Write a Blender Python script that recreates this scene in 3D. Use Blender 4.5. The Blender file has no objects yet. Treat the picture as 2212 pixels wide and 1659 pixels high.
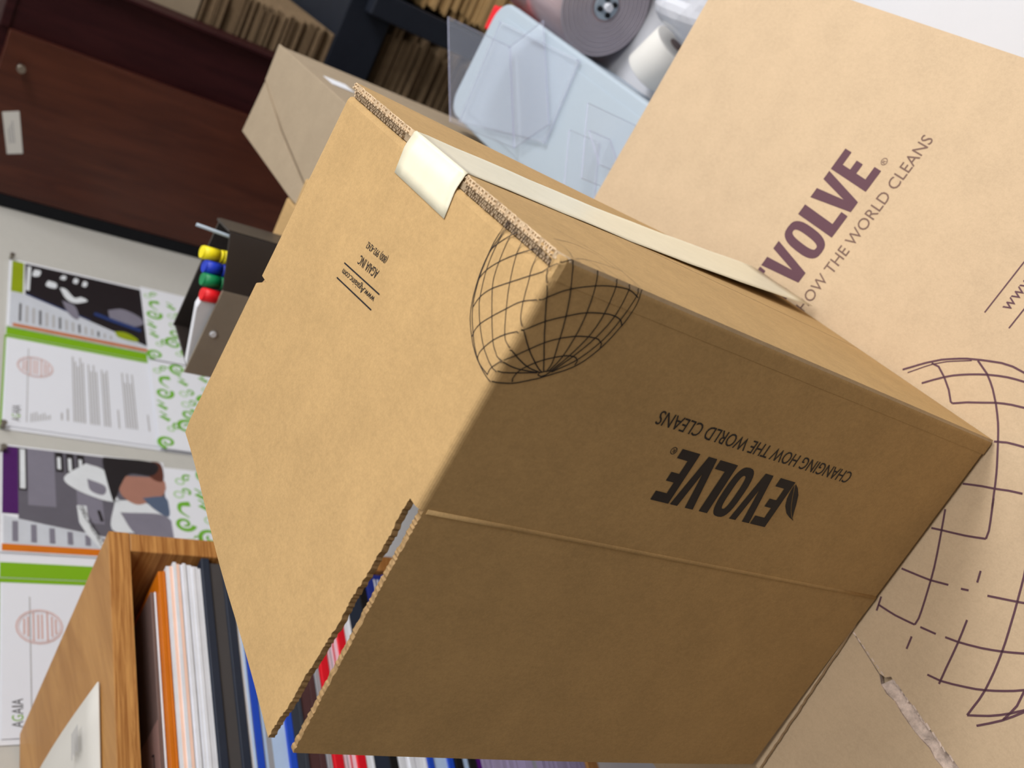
import bpy, bmesh, math, random
from mathutils import Matrix, Vector
random.seed(7)
C = bpy.context.scene.collection
sc = bpy.context.scene

# ---------------------------------------------------------------- camera
CAM = Vector((0, 0, 1.75))
cam_d = bpy.data.cameras.new('camera'); cam = bpy.data.objects.new('camera', cam_d); C.objects.link(cam)
right = Vector((.4373, -.4618, -.7717)); down = Vector((-.8452, -.5043, -.1772)); fwd = Vector((-.3073, .7297, -.6108))
cam.matrix_world = Matrix(((right.x, -down.x, -fwd.x, CAM.x), (right.y, -down.y, -fwd.y, CAM.y), (right.z, -down.z, -fwd.z, CAM.z), (0, 0, 0, 1)))
cam_d.sensor_width = 36; cam_d.lens = 36 * 2246.2 / 2212
cam_d.clip_start = .02; cam_d.clip_end = 30
cam_d.dof.use_dof = True; cam_d.dof.focus_distance = .66; cam_d.dof.aperture_fstop = 10
sc.camera = cam

# ---------------------------------------------------------------- light and exposure
sc.view_settings.view_transform = 'Standard'; sc.view_settings.look = 'None'
sc.view_settings.gamma = 1; sc.view_settings.exposure = 0
sc.view_settings.use_curve_mapping = False
w = bpy.data.worlds.new('world'); sc.world = w; w.use_nodes = True
w.node_tree.nodes['Background'].inputs[0].default_value = (.8, .85, 1, 1); w.node_tree.nodes['Background'].inputs[1].default_value = .05
CEIL = 2.95
LAMPS = [(1.72, 1.35, 1.3, .6, 73), (.75, 2.72, 1.2, .4, 12), (.50, .14, 1.2, .5, 17)]   # x, y, length, width, power: ceiling troffers, the last an added fill near the camera
for i, (x, y, lx, ly, pw) in enumerate(LAMPS):
    ld = bpy.data.lights.new('troffer_light', 'AREA'); ld.shape = 'RECTANGLE'; ld.size = lx; ld.size_y = ly; ld.energy = pw; ld.color = (1, .985, .97)
    lo = bpy.data.objects.new('troffer_light', ld); C.objects.link(lo); lo.location = (x, y, CEIL - .09)

# ---------------------------------------------------------------- materials
def srgb(r, g, b):
    f = lambda v: (v / 255 / 12.92) if v / 255 <= .04045 else ((v / 255 + .055) / 1.055) ** 2.4
    return (f(r), f(g), f(b), 1)
def nd(nt, t, **kw):
    n = nt.nodes.new(t)
    for k, v in kw.items(): setattr(n, k, v)
    return n
def mat(name, col, rough=.6, metal=0, spec=.4, noise=0, scale=40, stretch=(1, 1, 1), bump=0, bscale=300, trans=0, ior=1.45, emit=0, alpha=1, coat=0):
    """plain colour with optional procedural mottling and fine bump"""
    m = bpy.data.materials.new(name); m.use_nodes = True; nt = m.node_tree; b = nt.nodes['Principled BSDF']
    b.inputs['Base Color'].default_value = col; b.inputs['Roughness'].default_value = rough; b.inputs['Metallic'].default_value = metal
    b.inputs['Specular IOR Level'].default_value = spec; b.inputs['Transmission Weight'].default_value = trans; b.inputs['IOR'].default_value = ior
    b.inputs['Alpha'].default_value = alpha; b.inputs['Coat Weight'].default_value = coat
    if emit: b.inputs['Emission Color'].default_value = col; b.inputs['Emission Strength'].default_value = emit
    if noise or bump:
        tc = nd(nt, 'ShaderNodeTexCoord'); mp = nd(nt, 'ShaderNodeMapping'); mp.inputs['Scale'].default_value = stretch
        nt.links.new(tc.outputs['Object'], mp.inputs[0])
    if noise:
        n1 = nd(nt, 'ShaderNodeTexNoise'); n1.inputs['Scale'].default_value = scale; n1.inputs['Detail'].default_value = 5; n1.inputs['Roughness'].default_value = .65
        nt.links.new(mp.outputs[0], n1.inputs['Vector'])
        r = nd(nt, 'ShaderNodeValToRGB'); r.color_ramp.elements[0].position = .3; r.color_ramp.elements[1].position = .7
        r.color_ramp.elements[0].color = tuple(c * (1 - noise) for c in col[:3]) + (1,); r.color_ramp.elements[1].color = tuple(min(1, c * (1 + noise)) for c in col[:3]) + (1,)
        nt.links.new(n1.outputs[0], r.inputs[0]); nt.links.new(r.outputs[0], b.inputs['Base Color'])
    if bump:
        n2 = nd(nt, 'ShaderNodeTexNoise'); n2.inputs['Scale'].default_value = bscale; n2.inputs['Detail'].default_value = 3
        nt.links.new(mp.outputs[0], n2.inputs['Vector'])
        bp = nd(nt, 'ShaderNodeBump'); bp.inputs['Strength'].default_value = bump; bp.inputs['Distance'].default_value = .002
        nt.links.new(n2.outputs[0], bp.inputs['Height']); nt.links.new(bp.outputs[0], b.inputs['Normal'])
    return m
def kraft(name, col, var=.07):
    """kraft liner: broad mottling, short fibres and specks"""
    m = bpy.data.materials.new(name); m.use_nodes = True; nt = m.node_tree; b = nt.nodes['Principled BSDF']
    b.inputs['Roughness'].default_value = .8; b.inputs['Specular IOR Level'].default_value = .1
    tc = nd(nt, 'ShaderNodeTexCoord')
    def noise(scale, st, det):
        mp = nd(nt, 'ShaderNodeMapping'); mp.inputs['Scale'].default_value = st; nt.links.new(tc.outputs['Object'], mp.inputs[0])
        n = nd(nt, 'ShaderNodeTexNoise'); n.inputs['Scale'].default_value = scale; n.inputs['Detail'].default_value = det; n.inputs['Roughness'].default_value = .6
        nt.links.new(mp.outputs[0], n.inputs['Vector']); return n
    a = noise(28, (1, 1, 1), 3); f = noise(330, (1, .6, .6), 4); g = noise(700, (1, 1, 1), 2)
    s = nd(nt, 'ShaderNodeMath', operation='ADD'); nt.links.new(a.outputs[0], s.inputs[0]); nt.links.new(f.outputs[0], s.inputs[1])
    s2 = nd(nt, 'ShaderNodeMath', operation='ADD'); nt.links.new(s.outputs[0], s2.inputs[0]); nt.links.new(g.outputs[0], s2.inputs[1])
    r = nd(nt, 'ShaderNodeMapRange'); r.inputs[1].default_value = 1.1; r.inputs[2].default_value = 1.9; r.inputs[3].default_value = 1 - var * 1.6; r.inputs[4].default_value = 1 + var * 1.6
    nt.links.new(s2.outputs[0], r.inputs[0])
    mx = nd(nt, 'ShaderNodeVectorMath', operation='SCALE'); mx.inputs[0].default_value = col[:3]; nt.links.new(r.outputs[0], mx.inputs['Scale'])
    nt.links.new(mx.outputs[0], b.inputs['Base Color'])
    bp = nd(nt, 'ShaderNodeBump'); bp.inputs['Strength'].default_value = .12; bp.inputs['Distance'].default_value = .0006
    nt.links.new(f.outputs[0], bp.inputs['Height']); nt.links.new(bp.outputs[0], b.inputs['Normal'])
    return m
def grain(name, c1, c2, stretch, scale=6, rough=.45, spec=.4):
    """wood grain: stretched noise through a wave"""
    m = bpy.data.materials.new(name); m.use_nodes = True; nt = m.node_tree; b = nt.nodes['Principled BSDF']
    b.inputs['Roughness'].default_value = rough; b.inputs['Specular IOR Level'].default_value = spec
    tc = nd(nt, 'ShaderNodeTexCoord'); mp = nd(nt, 'ShaderNodeMapping'); mp.inputs['Scale'].default_value = stretch
    nt.links.new(tc.outputs['Object'], mp.inputs[0])
    n = nd(nt, 'ShaderNodeTexNoise'); n.inputs['Scale'].default_value = scale; n.inputs['Detail'].default_value = 6; n.inputs['Roughness'].default_value = .6; n.inputs['Distortion'].default_value = .6
    nt.links.new(mp.outputs[0], n.inputs['Vector'])
    r = nd(nt, 'ShaderNodeValToRGB'); r.color_ramp.elements[0].position = .35; r.color_ramp.elements[1].position = .68
    r.color_ramp.elements[0].color = c1; r.color_ramp.elements[1].color = c2
    nt.links.new(n.outputs[0], r.inputs[0]); nt.links.new(r.outputs[0], b.inputs['Base Color'])
    return m
M = {}
M['kraft'] = kraft('kraft_liner', (.445, .295, .138, 1))
M['kraft_pale'] = kraft('pale_kraft_liner', (.51, .385, .258, 1), .045)
M['kraft_grey'] = kraft('greyish_kraft_liner', (.335, .27, .195, 1), .05)
M['kraft_sheet'] = kraft('kraft_sheet_edge', (.20, .14, .085, 1), .14)
M['flute'] = kraft('bare_flute_paper', (.60, .46, .31, 1), .06)
M['edge'] = mat('corrugated_edge', (.33, .215, .105, 1), .85, noise=.35, scale=420, stretch=(1, 1, .4), spec=.1)
M['torn'] = mat('torn_paper_core', (.58, .47, .41, 1), .9, noise=.38, scale=130, spec=.1, bump=.6)
M['ink'] = mat('black_print_ink', (.012, .011, .016, 1), .5, spec=.3)
M['ink_purple'] = mat('faded_purple_ink', (.10, .045, .062, 1), .6, spec=.3)
M['ink_brown'] = mat('brown_print_ink', (.16, .095, .075, 1), .6, spec=.3)
M['tape'] = mat('cream_paper_tape', (.74, .70, .55, 1), .35, spec=.5, noise=.04, scale=60, bump=.08, bscale=120)
M['white_lam'] = mat('white_laminate', (.50, .51, .55, 1), .4, noise=.015, scale=8)
M['wall'] = mat('painted_wall', (.50, .50, .48, 1), .7, noise=.02, scale=60, bump=.05, bscale=250)
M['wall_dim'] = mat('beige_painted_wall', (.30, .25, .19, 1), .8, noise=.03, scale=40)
M['ceil'] = mat('ceiling_tile', (.75, .74, .70, 1), .9, noise=.06, scale=90)
M['floor'] = mat('vinyl_floor', (.38, .37, .36, 1), .4, noise=.1, scale=25)
M['oak'] = grain('oak_veneer', srgb(146, 92, 42), srgb(206, 152, 88), (1.0, 1.6, 34), 9)
M['oak_top'] = grain('oak_veneer_top', srgb(162, 114, 60), srgb(186, 138, 80), (9, 1.5, 9), 4)
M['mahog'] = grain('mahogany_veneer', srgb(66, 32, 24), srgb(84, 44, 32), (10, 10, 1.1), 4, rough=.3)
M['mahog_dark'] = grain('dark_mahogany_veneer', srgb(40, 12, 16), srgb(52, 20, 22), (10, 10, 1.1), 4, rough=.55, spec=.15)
M['black'] = mat('black_gap_shade_and_slots', (.008, .009, .012, 1), .6, spec=.2)  # painted shade of the gap beside the cabinet, and film core slots
M['rack'] = mat('blue_black_steel', (.010, .013, .022, 1), .55, spec=.25, noise=.1, scale=30)
M['steel'] = mat('brushed_steel', (.35, .32, .28, 1), .4, metal=1, noise=.08, scale=30, stretch=(1, 1, 30))
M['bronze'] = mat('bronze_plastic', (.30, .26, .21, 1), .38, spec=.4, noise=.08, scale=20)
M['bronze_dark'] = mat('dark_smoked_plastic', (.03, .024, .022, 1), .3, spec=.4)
M['chrome'] = mat('chrome', (.8, .8, .82, 1), .12, metal=1)
M['bin'] = mat('bluish_white_plastic', (.36, .435, .52, 1), .45, spec=.4)
M['acrylic'] = mat('clear_acrylic', (.62, .68, .84, 1), .08, alpha=.10, spec=.9)
M['acrylic_edge'] = mat('acrylic_cut_edge', (.50, .52, .74, 1), .1, alpha=.55, spec=.9)
M['film'] = mat('grey_film_roll_end', (.40, .36, .41, 1), .28, spec=.5, noise=.06, scale=9, stretch=(1, 1, 1))
M['film_side'] = mat('glossy_film', (.42, .33, .36, 1), .16, spec=.6, noise=.25, scale=16, stretch=(1, .2, 1))
M['paper'] = mat('white_paper', (.74, .77, .85, 1), .6, spec=.3)
M['paper_warm'] = mat('warm_white_paper', (.64, .63, .61, 1), .6, spec=.3)
M['letter'] = mat('letter_paper', (.72, .75, .84, 1), .6, spec=.3)
M['grey_txt'] = mat('grey_print', (.40, .40, .42, 1), .7)
M['dark_txt'] = mat('dark_print', (.10, .10, .11, 1), .7)
M['pink_txt'] = mat('pale_red_stamp', (.62, .42, .40, 1), .7)
M['green'] = mat('lime_green_print', srgb(120, 172, 16), .5)
M['green_swirl'] = mat('green_swirl_print', srgb(110, 176, 50), .5)
M['green_pale'] = mat('pale_green_print', srgb(165, 205, 150), .5)
M['bag'] = mat('milky_plastic_film', (.70, .73, .82, 1), .22, spec=.5, trans=.25)
for k, v in dict(red=(214, 20, 38), red2=(176, 20, 36), blue=(28, 72, 190), blue_deep=(34, 48, 130), skyblue=(176, 200, 236), orange=(206, 112, 14), navy=(38, 46, 62), slate=(52, 58, 70), maroon=(76, 50, 52), grey=(150, 152, 160), grey_d=(70, 68, 70), lav=(160, 150, 185), purple=(78, 14, 120), pinkw=(236, 200, 216), white=(226, 230, 240), peach=(246, 208, 190), yellow=(238, 222, 24), cap_blue=(24, 56, 190), cap_green=(8, 130, 78), cap_red=(222, 22, 34), black=(20, 20, 22), gbrown=(112, 92, 88), slip=(150, 118, 112),
                ph_dark=(34, 30, 34), ph_grey=(96, 94, 106), ph_mid=(124, 122, 138), ph_light=(196, 202, 214), ph_white=(214, 220, 228), ph_skin=(164, 118, 104), ph_brown=(92, 52, 42), ph_blue=(40, 58, 110), ph_denim=(84, 98, 124), ph_orange=(190, 112, 62), ph_olive=(140, 158, 24), ph_purple=(72, 20, 96)).items():
    M['c_' + k] = mat(k + '_print' if k.startswith('ph') else k + '_cover', srgb(*v), .45, noise=.05, scale=30)

# ---------------------------------------------------------------- mesh helpers
class MB:
    def __init__(s): s.v = []; s.f = []; s.mi = []; s.sm = []
    def add(s, vs, fs, mi=0, sm=False):
        o = len(s.v); s.v += [tuple(v) for v in vs]
        for f in fs: s.f.append(tuple(o + i for i in f)); s.mi.append(mi); s.sm.append(sm)
    def box(s, p0, p1, mi=0):
        (a, b, c), (d, e, f) = p0, p1
        s.hexa([(a, b, c), (d, b, c), (d, e, c), (a, e, c)], [(a, b, f), (d, b, f), (d, e, f), (a, e, f)], mi)
    def hexa(s, lo, hi, mi=0): s.loft([lo, hi], mi)
    def loft(s, rings, mi=0, cap=True, sm=False, closed=True):
        n = len(rings[0]); vs = [p for r in rings for p in r]; fs = []
        for k in range(len(rings) - 1):
            for i in range(n if closed else n - 1):
                j = (i + 1) % n; fs.append((k * n + i, k * n + j, (k + 1) * n + j, (k + 1) * n + i))
        s.add(vs, fs, mi, sm)
        if cap:
            o = len(s.v) - len(vs)
            s.f += [tuple(o + i for i in reversed(range(n))), tuple(o + (len(rings) - 1) * n + i for i in range(n))]; s.mi += [mi, mi]; s.sm += [False, False]
    def cyl(s, a, b, r0, r1=None, n=24, mi=0, cap=True):
        a, b = Vector(a), Vector(b); r1 = r0 if r1 is None else r1; q = (b - a).to_track_quat('Z', 'Y')
        ring = lambda c, r: [c + q @ Vector((r * math.cos(t), r * math.sin(t), 0)) for t in [2 * math.pi * i / n for i in range(n)]]
        s.loft([ring(a, r0), ring(b, r1)], mi, cap, True)
    def tube(s, pts, r, n=8, mi=0):
        pts = [Vector(p) for p in pts]; rings = []
        for i, p in enumerate(pts):
            d = (pts[min(i + 1, len(pts) - 1)] - pts[max(i - 1, 0)]).normalized(); q = d.to_track_quat('Z', 'Y')
            rings.append([p + q @ Vector((r * math.cos(t), r * math.sin(t), 0)) for t in [2 * math.pi * k / n for k in range(n)]])
        s.loft(rings, mi, True, True)
    def sheet(s, pts, off, mi=0, mie=None):
        """outline (list of 3-D points) thickened along the vector off; the rim takes material mie"""
        n = len(pts); off = Vector(off); lo = [Vector(p) for p in pts]; hi = [p + off for p in lo]; o = len(s.v)
        s.v += [tuple(p) for p in lo + hi]
        s.f += [tuple(o + i for i in reversed(range(n))), tuple(o + n + i for i in range(n))]; s.mi += [mi, mi]; s.sm += [False, False]
        for i in range(n):
            j = (i + 1) % n; s.f.append((o + i, o + j, o + n + j, o + n + i)); s.mi.append(mi if mie is None else mie); s.sm.append(False)
    def ribbon(s, pts, wd, fn, mi=0):
        """flat printed line of width wd along 2-D points; fn maps (a, b) to 3-D"""
        n = len(pts)
        if n < 2: return
        L, R = [], []
        for i in range(n):
            a = pts[max(i - 1, 0)]; b = pts[min(i + 1, n - 1)]; d = Vector((b[0] - a[0], b[1] - a[1]))
            if d.length < 1e-9: d = Vector((1, 0))
            d.normalize(); w_ = wd(i / (n - 1)) if callable(wd) else wd; px, py = -d.y * w_ / 2, d.x * w_ / 2
            L.append(fn(pts[i][0] + px, pts[i][1] + py)); R.append(fn(pts[i][0] - px, pts[i][1] - py))
        s.add(L + R, [(i, i + 1, n + i + 1, n + i) for i in range(n - 1)], mi)
    def flat(s, pts, fn, mi=0): s.add([fn(*p) for p in pts], [tuple(range(len(pts)))], mi)
    def curved(s, g, off, mi=0, mie=None):
        """grid of points (rows of equal length) thickened along off"""
        nu, nv = len(g), len(g[0]); off = Vector(off); o = len(s.v); flat = [Vector(p) for r in g for p in r]
        s.v += [tuple(p) for p in flat] + [tuple(p + off) for p in flat]; k = nu * nv; mie = mi if mie is None else mie
        for i in range(nu - 1):
            for j in range(nv - 1):
                a = o + i * nv + j; s.f += [(a, a + 1, a + nv + 1, a + nv), (a + k, a + k + nv, a + k + nv + 1, a + k + 1)]; s.mi += [mi, mi]; s.sm += [False, False]
        rim = [(i, 0) for i in range(nu)] + [(nu - 1, j) for j in range(1, nv)] + [(i, nv - 1) for i in range(nu - 2, -1, -1)] + [(0, j) for j in range(nv - 2, 0, -1)]
        for (i, j), (i2, j2) in zip(rim, rim[1:] + rim[:1]):
            a, c = o + i * nv + j, o + i2 * nv + j2; s.f.append((a, c, c + k, a + k)); s.mi.append(mie); s.sm.append(False)
    def build(s, name, mats, parent=None, bevel=0, seg=2, fix=True, local=False):
        me = bpy.data.meshes.new(name); me.from_pydata(s.v, [], s.f)
        for m in (mats if isinstance(mats, (list, tuple)) else [mats]): me.materials.append(m)
        for p, i, sm in zip(me.polygons, s.mi, s.sm): p.material_index = i; p.use_smooth = sm
        if fix:
            bm = bmesh.new(); bm.from_mesh(me); bmesh.ops.recalc_face_normals(bm, faces=bm.faces); bm.to_mesh(me); bm.free()
        o = bpy.data.objects.new(name, me); C.objects.link(o)
        if parent:
            o.parent = parent; o.matrix_parent_inverse = Matrix() if local else parent.matrix_world.inverted()
        if bevel:
            b = o.modifiers.new('bevel', 'BEVEL'); b.width = bevel; b.segments = seg; b.limit_method = 'ANGLE'; b.angle_limit = math.radians(50)
        return o
def tag(o, label=None, cat=None, group=None, kind=None):
    for k, v in (('label', label), ('category', cat), ('group', group), ('kind', kind)):
        if v: o[k] = v
    return o
def thing(name, label, cat, loc=(0, 0, 0), group=None, rot=None):
    o = bpy.data.objects.new(name, None); C.objects.link(o); o.empty_display_size = .05
    o.matrix_world = Matrix.Translation(loc) @ (rot.to_4x4() if rot else Matrix())
    return tag(o, label, cat, group)
def copy_tree(o, parent=None):
    c = o.copy(); C.objects.link(c)
    if parent: c.parent = parent
    for ch in list(o.children): copy_tree(ch, c)
    return c
def rbox(mb, p0, p1, r, n=5, mi=0):
    """vertical box with rounded plan corners"""
    (a, b, c), (d, e, f) = p0, p1; ring = []
    for cx, cy, t0 in ((d - r, e - r, 0), (a + r, e - r, 90), (a + r, b + r, 180), (d - r, b + r, 270)):
        for k in range(n + 1):
            t = math.radians(t0 + 90 * k / n); ring.append((cx + r * math.cos(t), cy + r * math.sin(t)))
    mb.loft([[(x, y, c) for x, y in ring], [(x, y, f) for x, y in ring]], mi)
_tc = {}
def text2d(body):
    """glyph outlines of the built-in font as flat mesh, normalised to cap height 1"""
    if body in _tc: return _tc[body]
    cu = bpy.data.curves.new('t', 'FONT'); cu.body = body; cu.size = 1; cu.resolution_u = 3
    o = bpy.data.objects.new('t', cu); C.objects.link(o); dg = bpy.context.evaluated_depsgraph_get(); dg.update()
    me = bpy.data.meshes.new_from_object(o.evaluated_get(dg)); vs = [(v.co.x, v.co.y) for v in me.vertices]; fs = [tuple(p.vertices) for p in me.polygons]
    bpy.data.objects.remove(o); bpy.data.curves.remove(cu); bpy.data.meshes.remove(me)
    x0 = min(v[0] for v in vs); x1 = max(v[0] for v in vs)
    _tc[body] = ([((x - x0) / (x1 - x0), y / .72) for x, y in vs], fs); return _tc[body]
def put_text(mb, body, x, y, width, cap, fn, mi):
    """text of given width and cap height at baseline start (x, y) in the frame of fn"""
    vs, fs = text2d(body); mb.add([fn(x + a * width, y + b * cap) for a, b in vs], fs, mi)
EVOLVE = [[(0, 0), (16, 0), (16, 6.4), (6.2, 6.4), (6.2, 15.6), (13.4, 15.6), (13.4, 21.8), (6.2, 21.8), (6.2, 29.6), (16, 29.6), (16, 36), (0, 36)],
          [(17.2, 36), (24.4, 36), (28, 11), (31.4, 36), (37.8, 36), (32, 0), (24, 0)],
          'O',
          [(60, 36), (68, 36), (68, 6.4), (77.6, 6.4), (77.6, 0), (60.6, 0)],
          [(73.8, 36), (81.2, 36), (84.8, 11), (88.4, 36), (95, 36), (88.6, 0), (80.8, 0)],
          [(96.6, 0), (112.6, 0), (112.6, 6.4), (103, 6.4), (103, 15.6), (110, 15.6), (110, 21.8), (103, 21.8), (103, 29.6), (112.6, 29.6), (112.6, 36), (96.6, 36)]]
def put_evolve(mb, fn, k, mi, tag_w, tag_x, tag_y, tag_cap, mi2, leaf=True):
    """bold condensed word, leaf and tag line; fn takes millimetres times k"""
    for i, g in enumerate(EVOLVE):
        if g == 'O':
            def oval(rx, ry, n=28):
                q = []
                for t in range(n):
                    a = 2 * math.pi * t / n; c, s_ = math.cos(a), math.sin(a)
                    q.append((49 + rx * math.copysign(abs(c) ** .7, c), 18 + ry * math.copysign(abs(s_) ** .75, s_)))
                return q
            A, B = oval(9.3, 18.6), oval(3, 12.6); n = len(A)
            mb.add([fn(x * k, y * k) for x, y in A + B], [(j, (j + 1) % n, n + (j + 1) % n, n + j) for j in range(n)], mi)
        else:
            pts = g
            if len(pts) == 12:
                q = [fn(x * k, y * k) for x, y in pts]; mb.add(q, [(0, 1, 2, 3), (0, 3, 8, 11), (8, 9, 10, 11), (4, 5, 6, 7), (3, 4, 7, 8)], mi)
            elif len(pts) == 7:
                q = [fn(x * k, y * k) for x, y in pts]; mb.add(q, [(0, 1, 2, 6), (2, 3, 4, 5), (6, 2, 5)], mi)
            else:
                q = [fn(x * k, y * k) for x, y in pts]; mb.add(q, [(0, 1, 2, 5), (5, 2, 3, 4)], mi)
    if leaf:
        for side in (-1, 1):
            L = [(-1.5, 1), (-6, 3.5), (-11, 8), (-15, 14.5), (-18.2, 20.5), (-20.5, 24.5), (-22.5, 26)] if side < 0 else [(-.8, 2), (-1.2, 7), (-2.6, 12.5), (-6, 18), (-11.5, 22.5), (-17, 24.8), (-22.3, 26.3)]
            mid = [(-1.3, 1.5), (-3.6, 5), (-6.8, 10), (-10.5, 15.2), (-14.6, 19.8), (-18.8, 23.6), (-22.4, 26.2)]
            g_ = [(x + side * .45, y - side * -.35 * side) for x, y in mid]
            n = len(L); mb.add([fn(x * k, y * k) for x, y in L + g_], [(j, j + 1, n + j + 1, n + j) for j in range(n - 1)], mi)
    # registered mark
    ring = [(118.5 + r * math.cos(t), 2.6 + r * math.sin(t)) for r in (2.5, 2.0) for t in [2 * math.pi * i / 20 for i in range(20)]]
    mb.add([fn(x * k, y * k) for x, y in ring], [(j, (j + 1) % 20, 20 + (j + 1) % 20, 20 + j) for j in range(20)], mi2)
    put_text(mb, 'R', 117.3 * k, 1.3 * k, 2.3 * k, 2.7 * k, fn, mi2)
    put_text(mb, 'CHANGING HOW THE WORLD CLEANS', tag_x * k, tag_y * k, tag_w * k, tag_cap * k, fn, mi2)
def smooth(pts, n=8):
    P = [Vector(p) for p in pts]; P = [2 * P[0] - P[1]] + P + [2 * P[-1] - P[-2]]; o = []
    for i in range(1, len(P) - 2):
        a, b, c, d = P[i - 1:i + 3]
        for k in range(n):
            t = k / n; o.append(.5 * ((2 * b) + (c - a) * t + (2 * a - 5 * b + 4 * c - d) * t * t + (3 * b - a - 3 * c + d) * t ** 3))
    return o + [P[-2]]
def jag(a, b, n, amp, fixed=True):
    """torn edge: n points from a to b with random offsets in the plane given by amp vector"""
    a, b, amp = Vector(a), Vector(b), Vector(amp); return [a.lerp(b, i / n) + (amp * random.uniform(-1, 1) if 0 < i < n else Vector((0, 0, 0))) for i in range(n + 1)]
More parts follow.
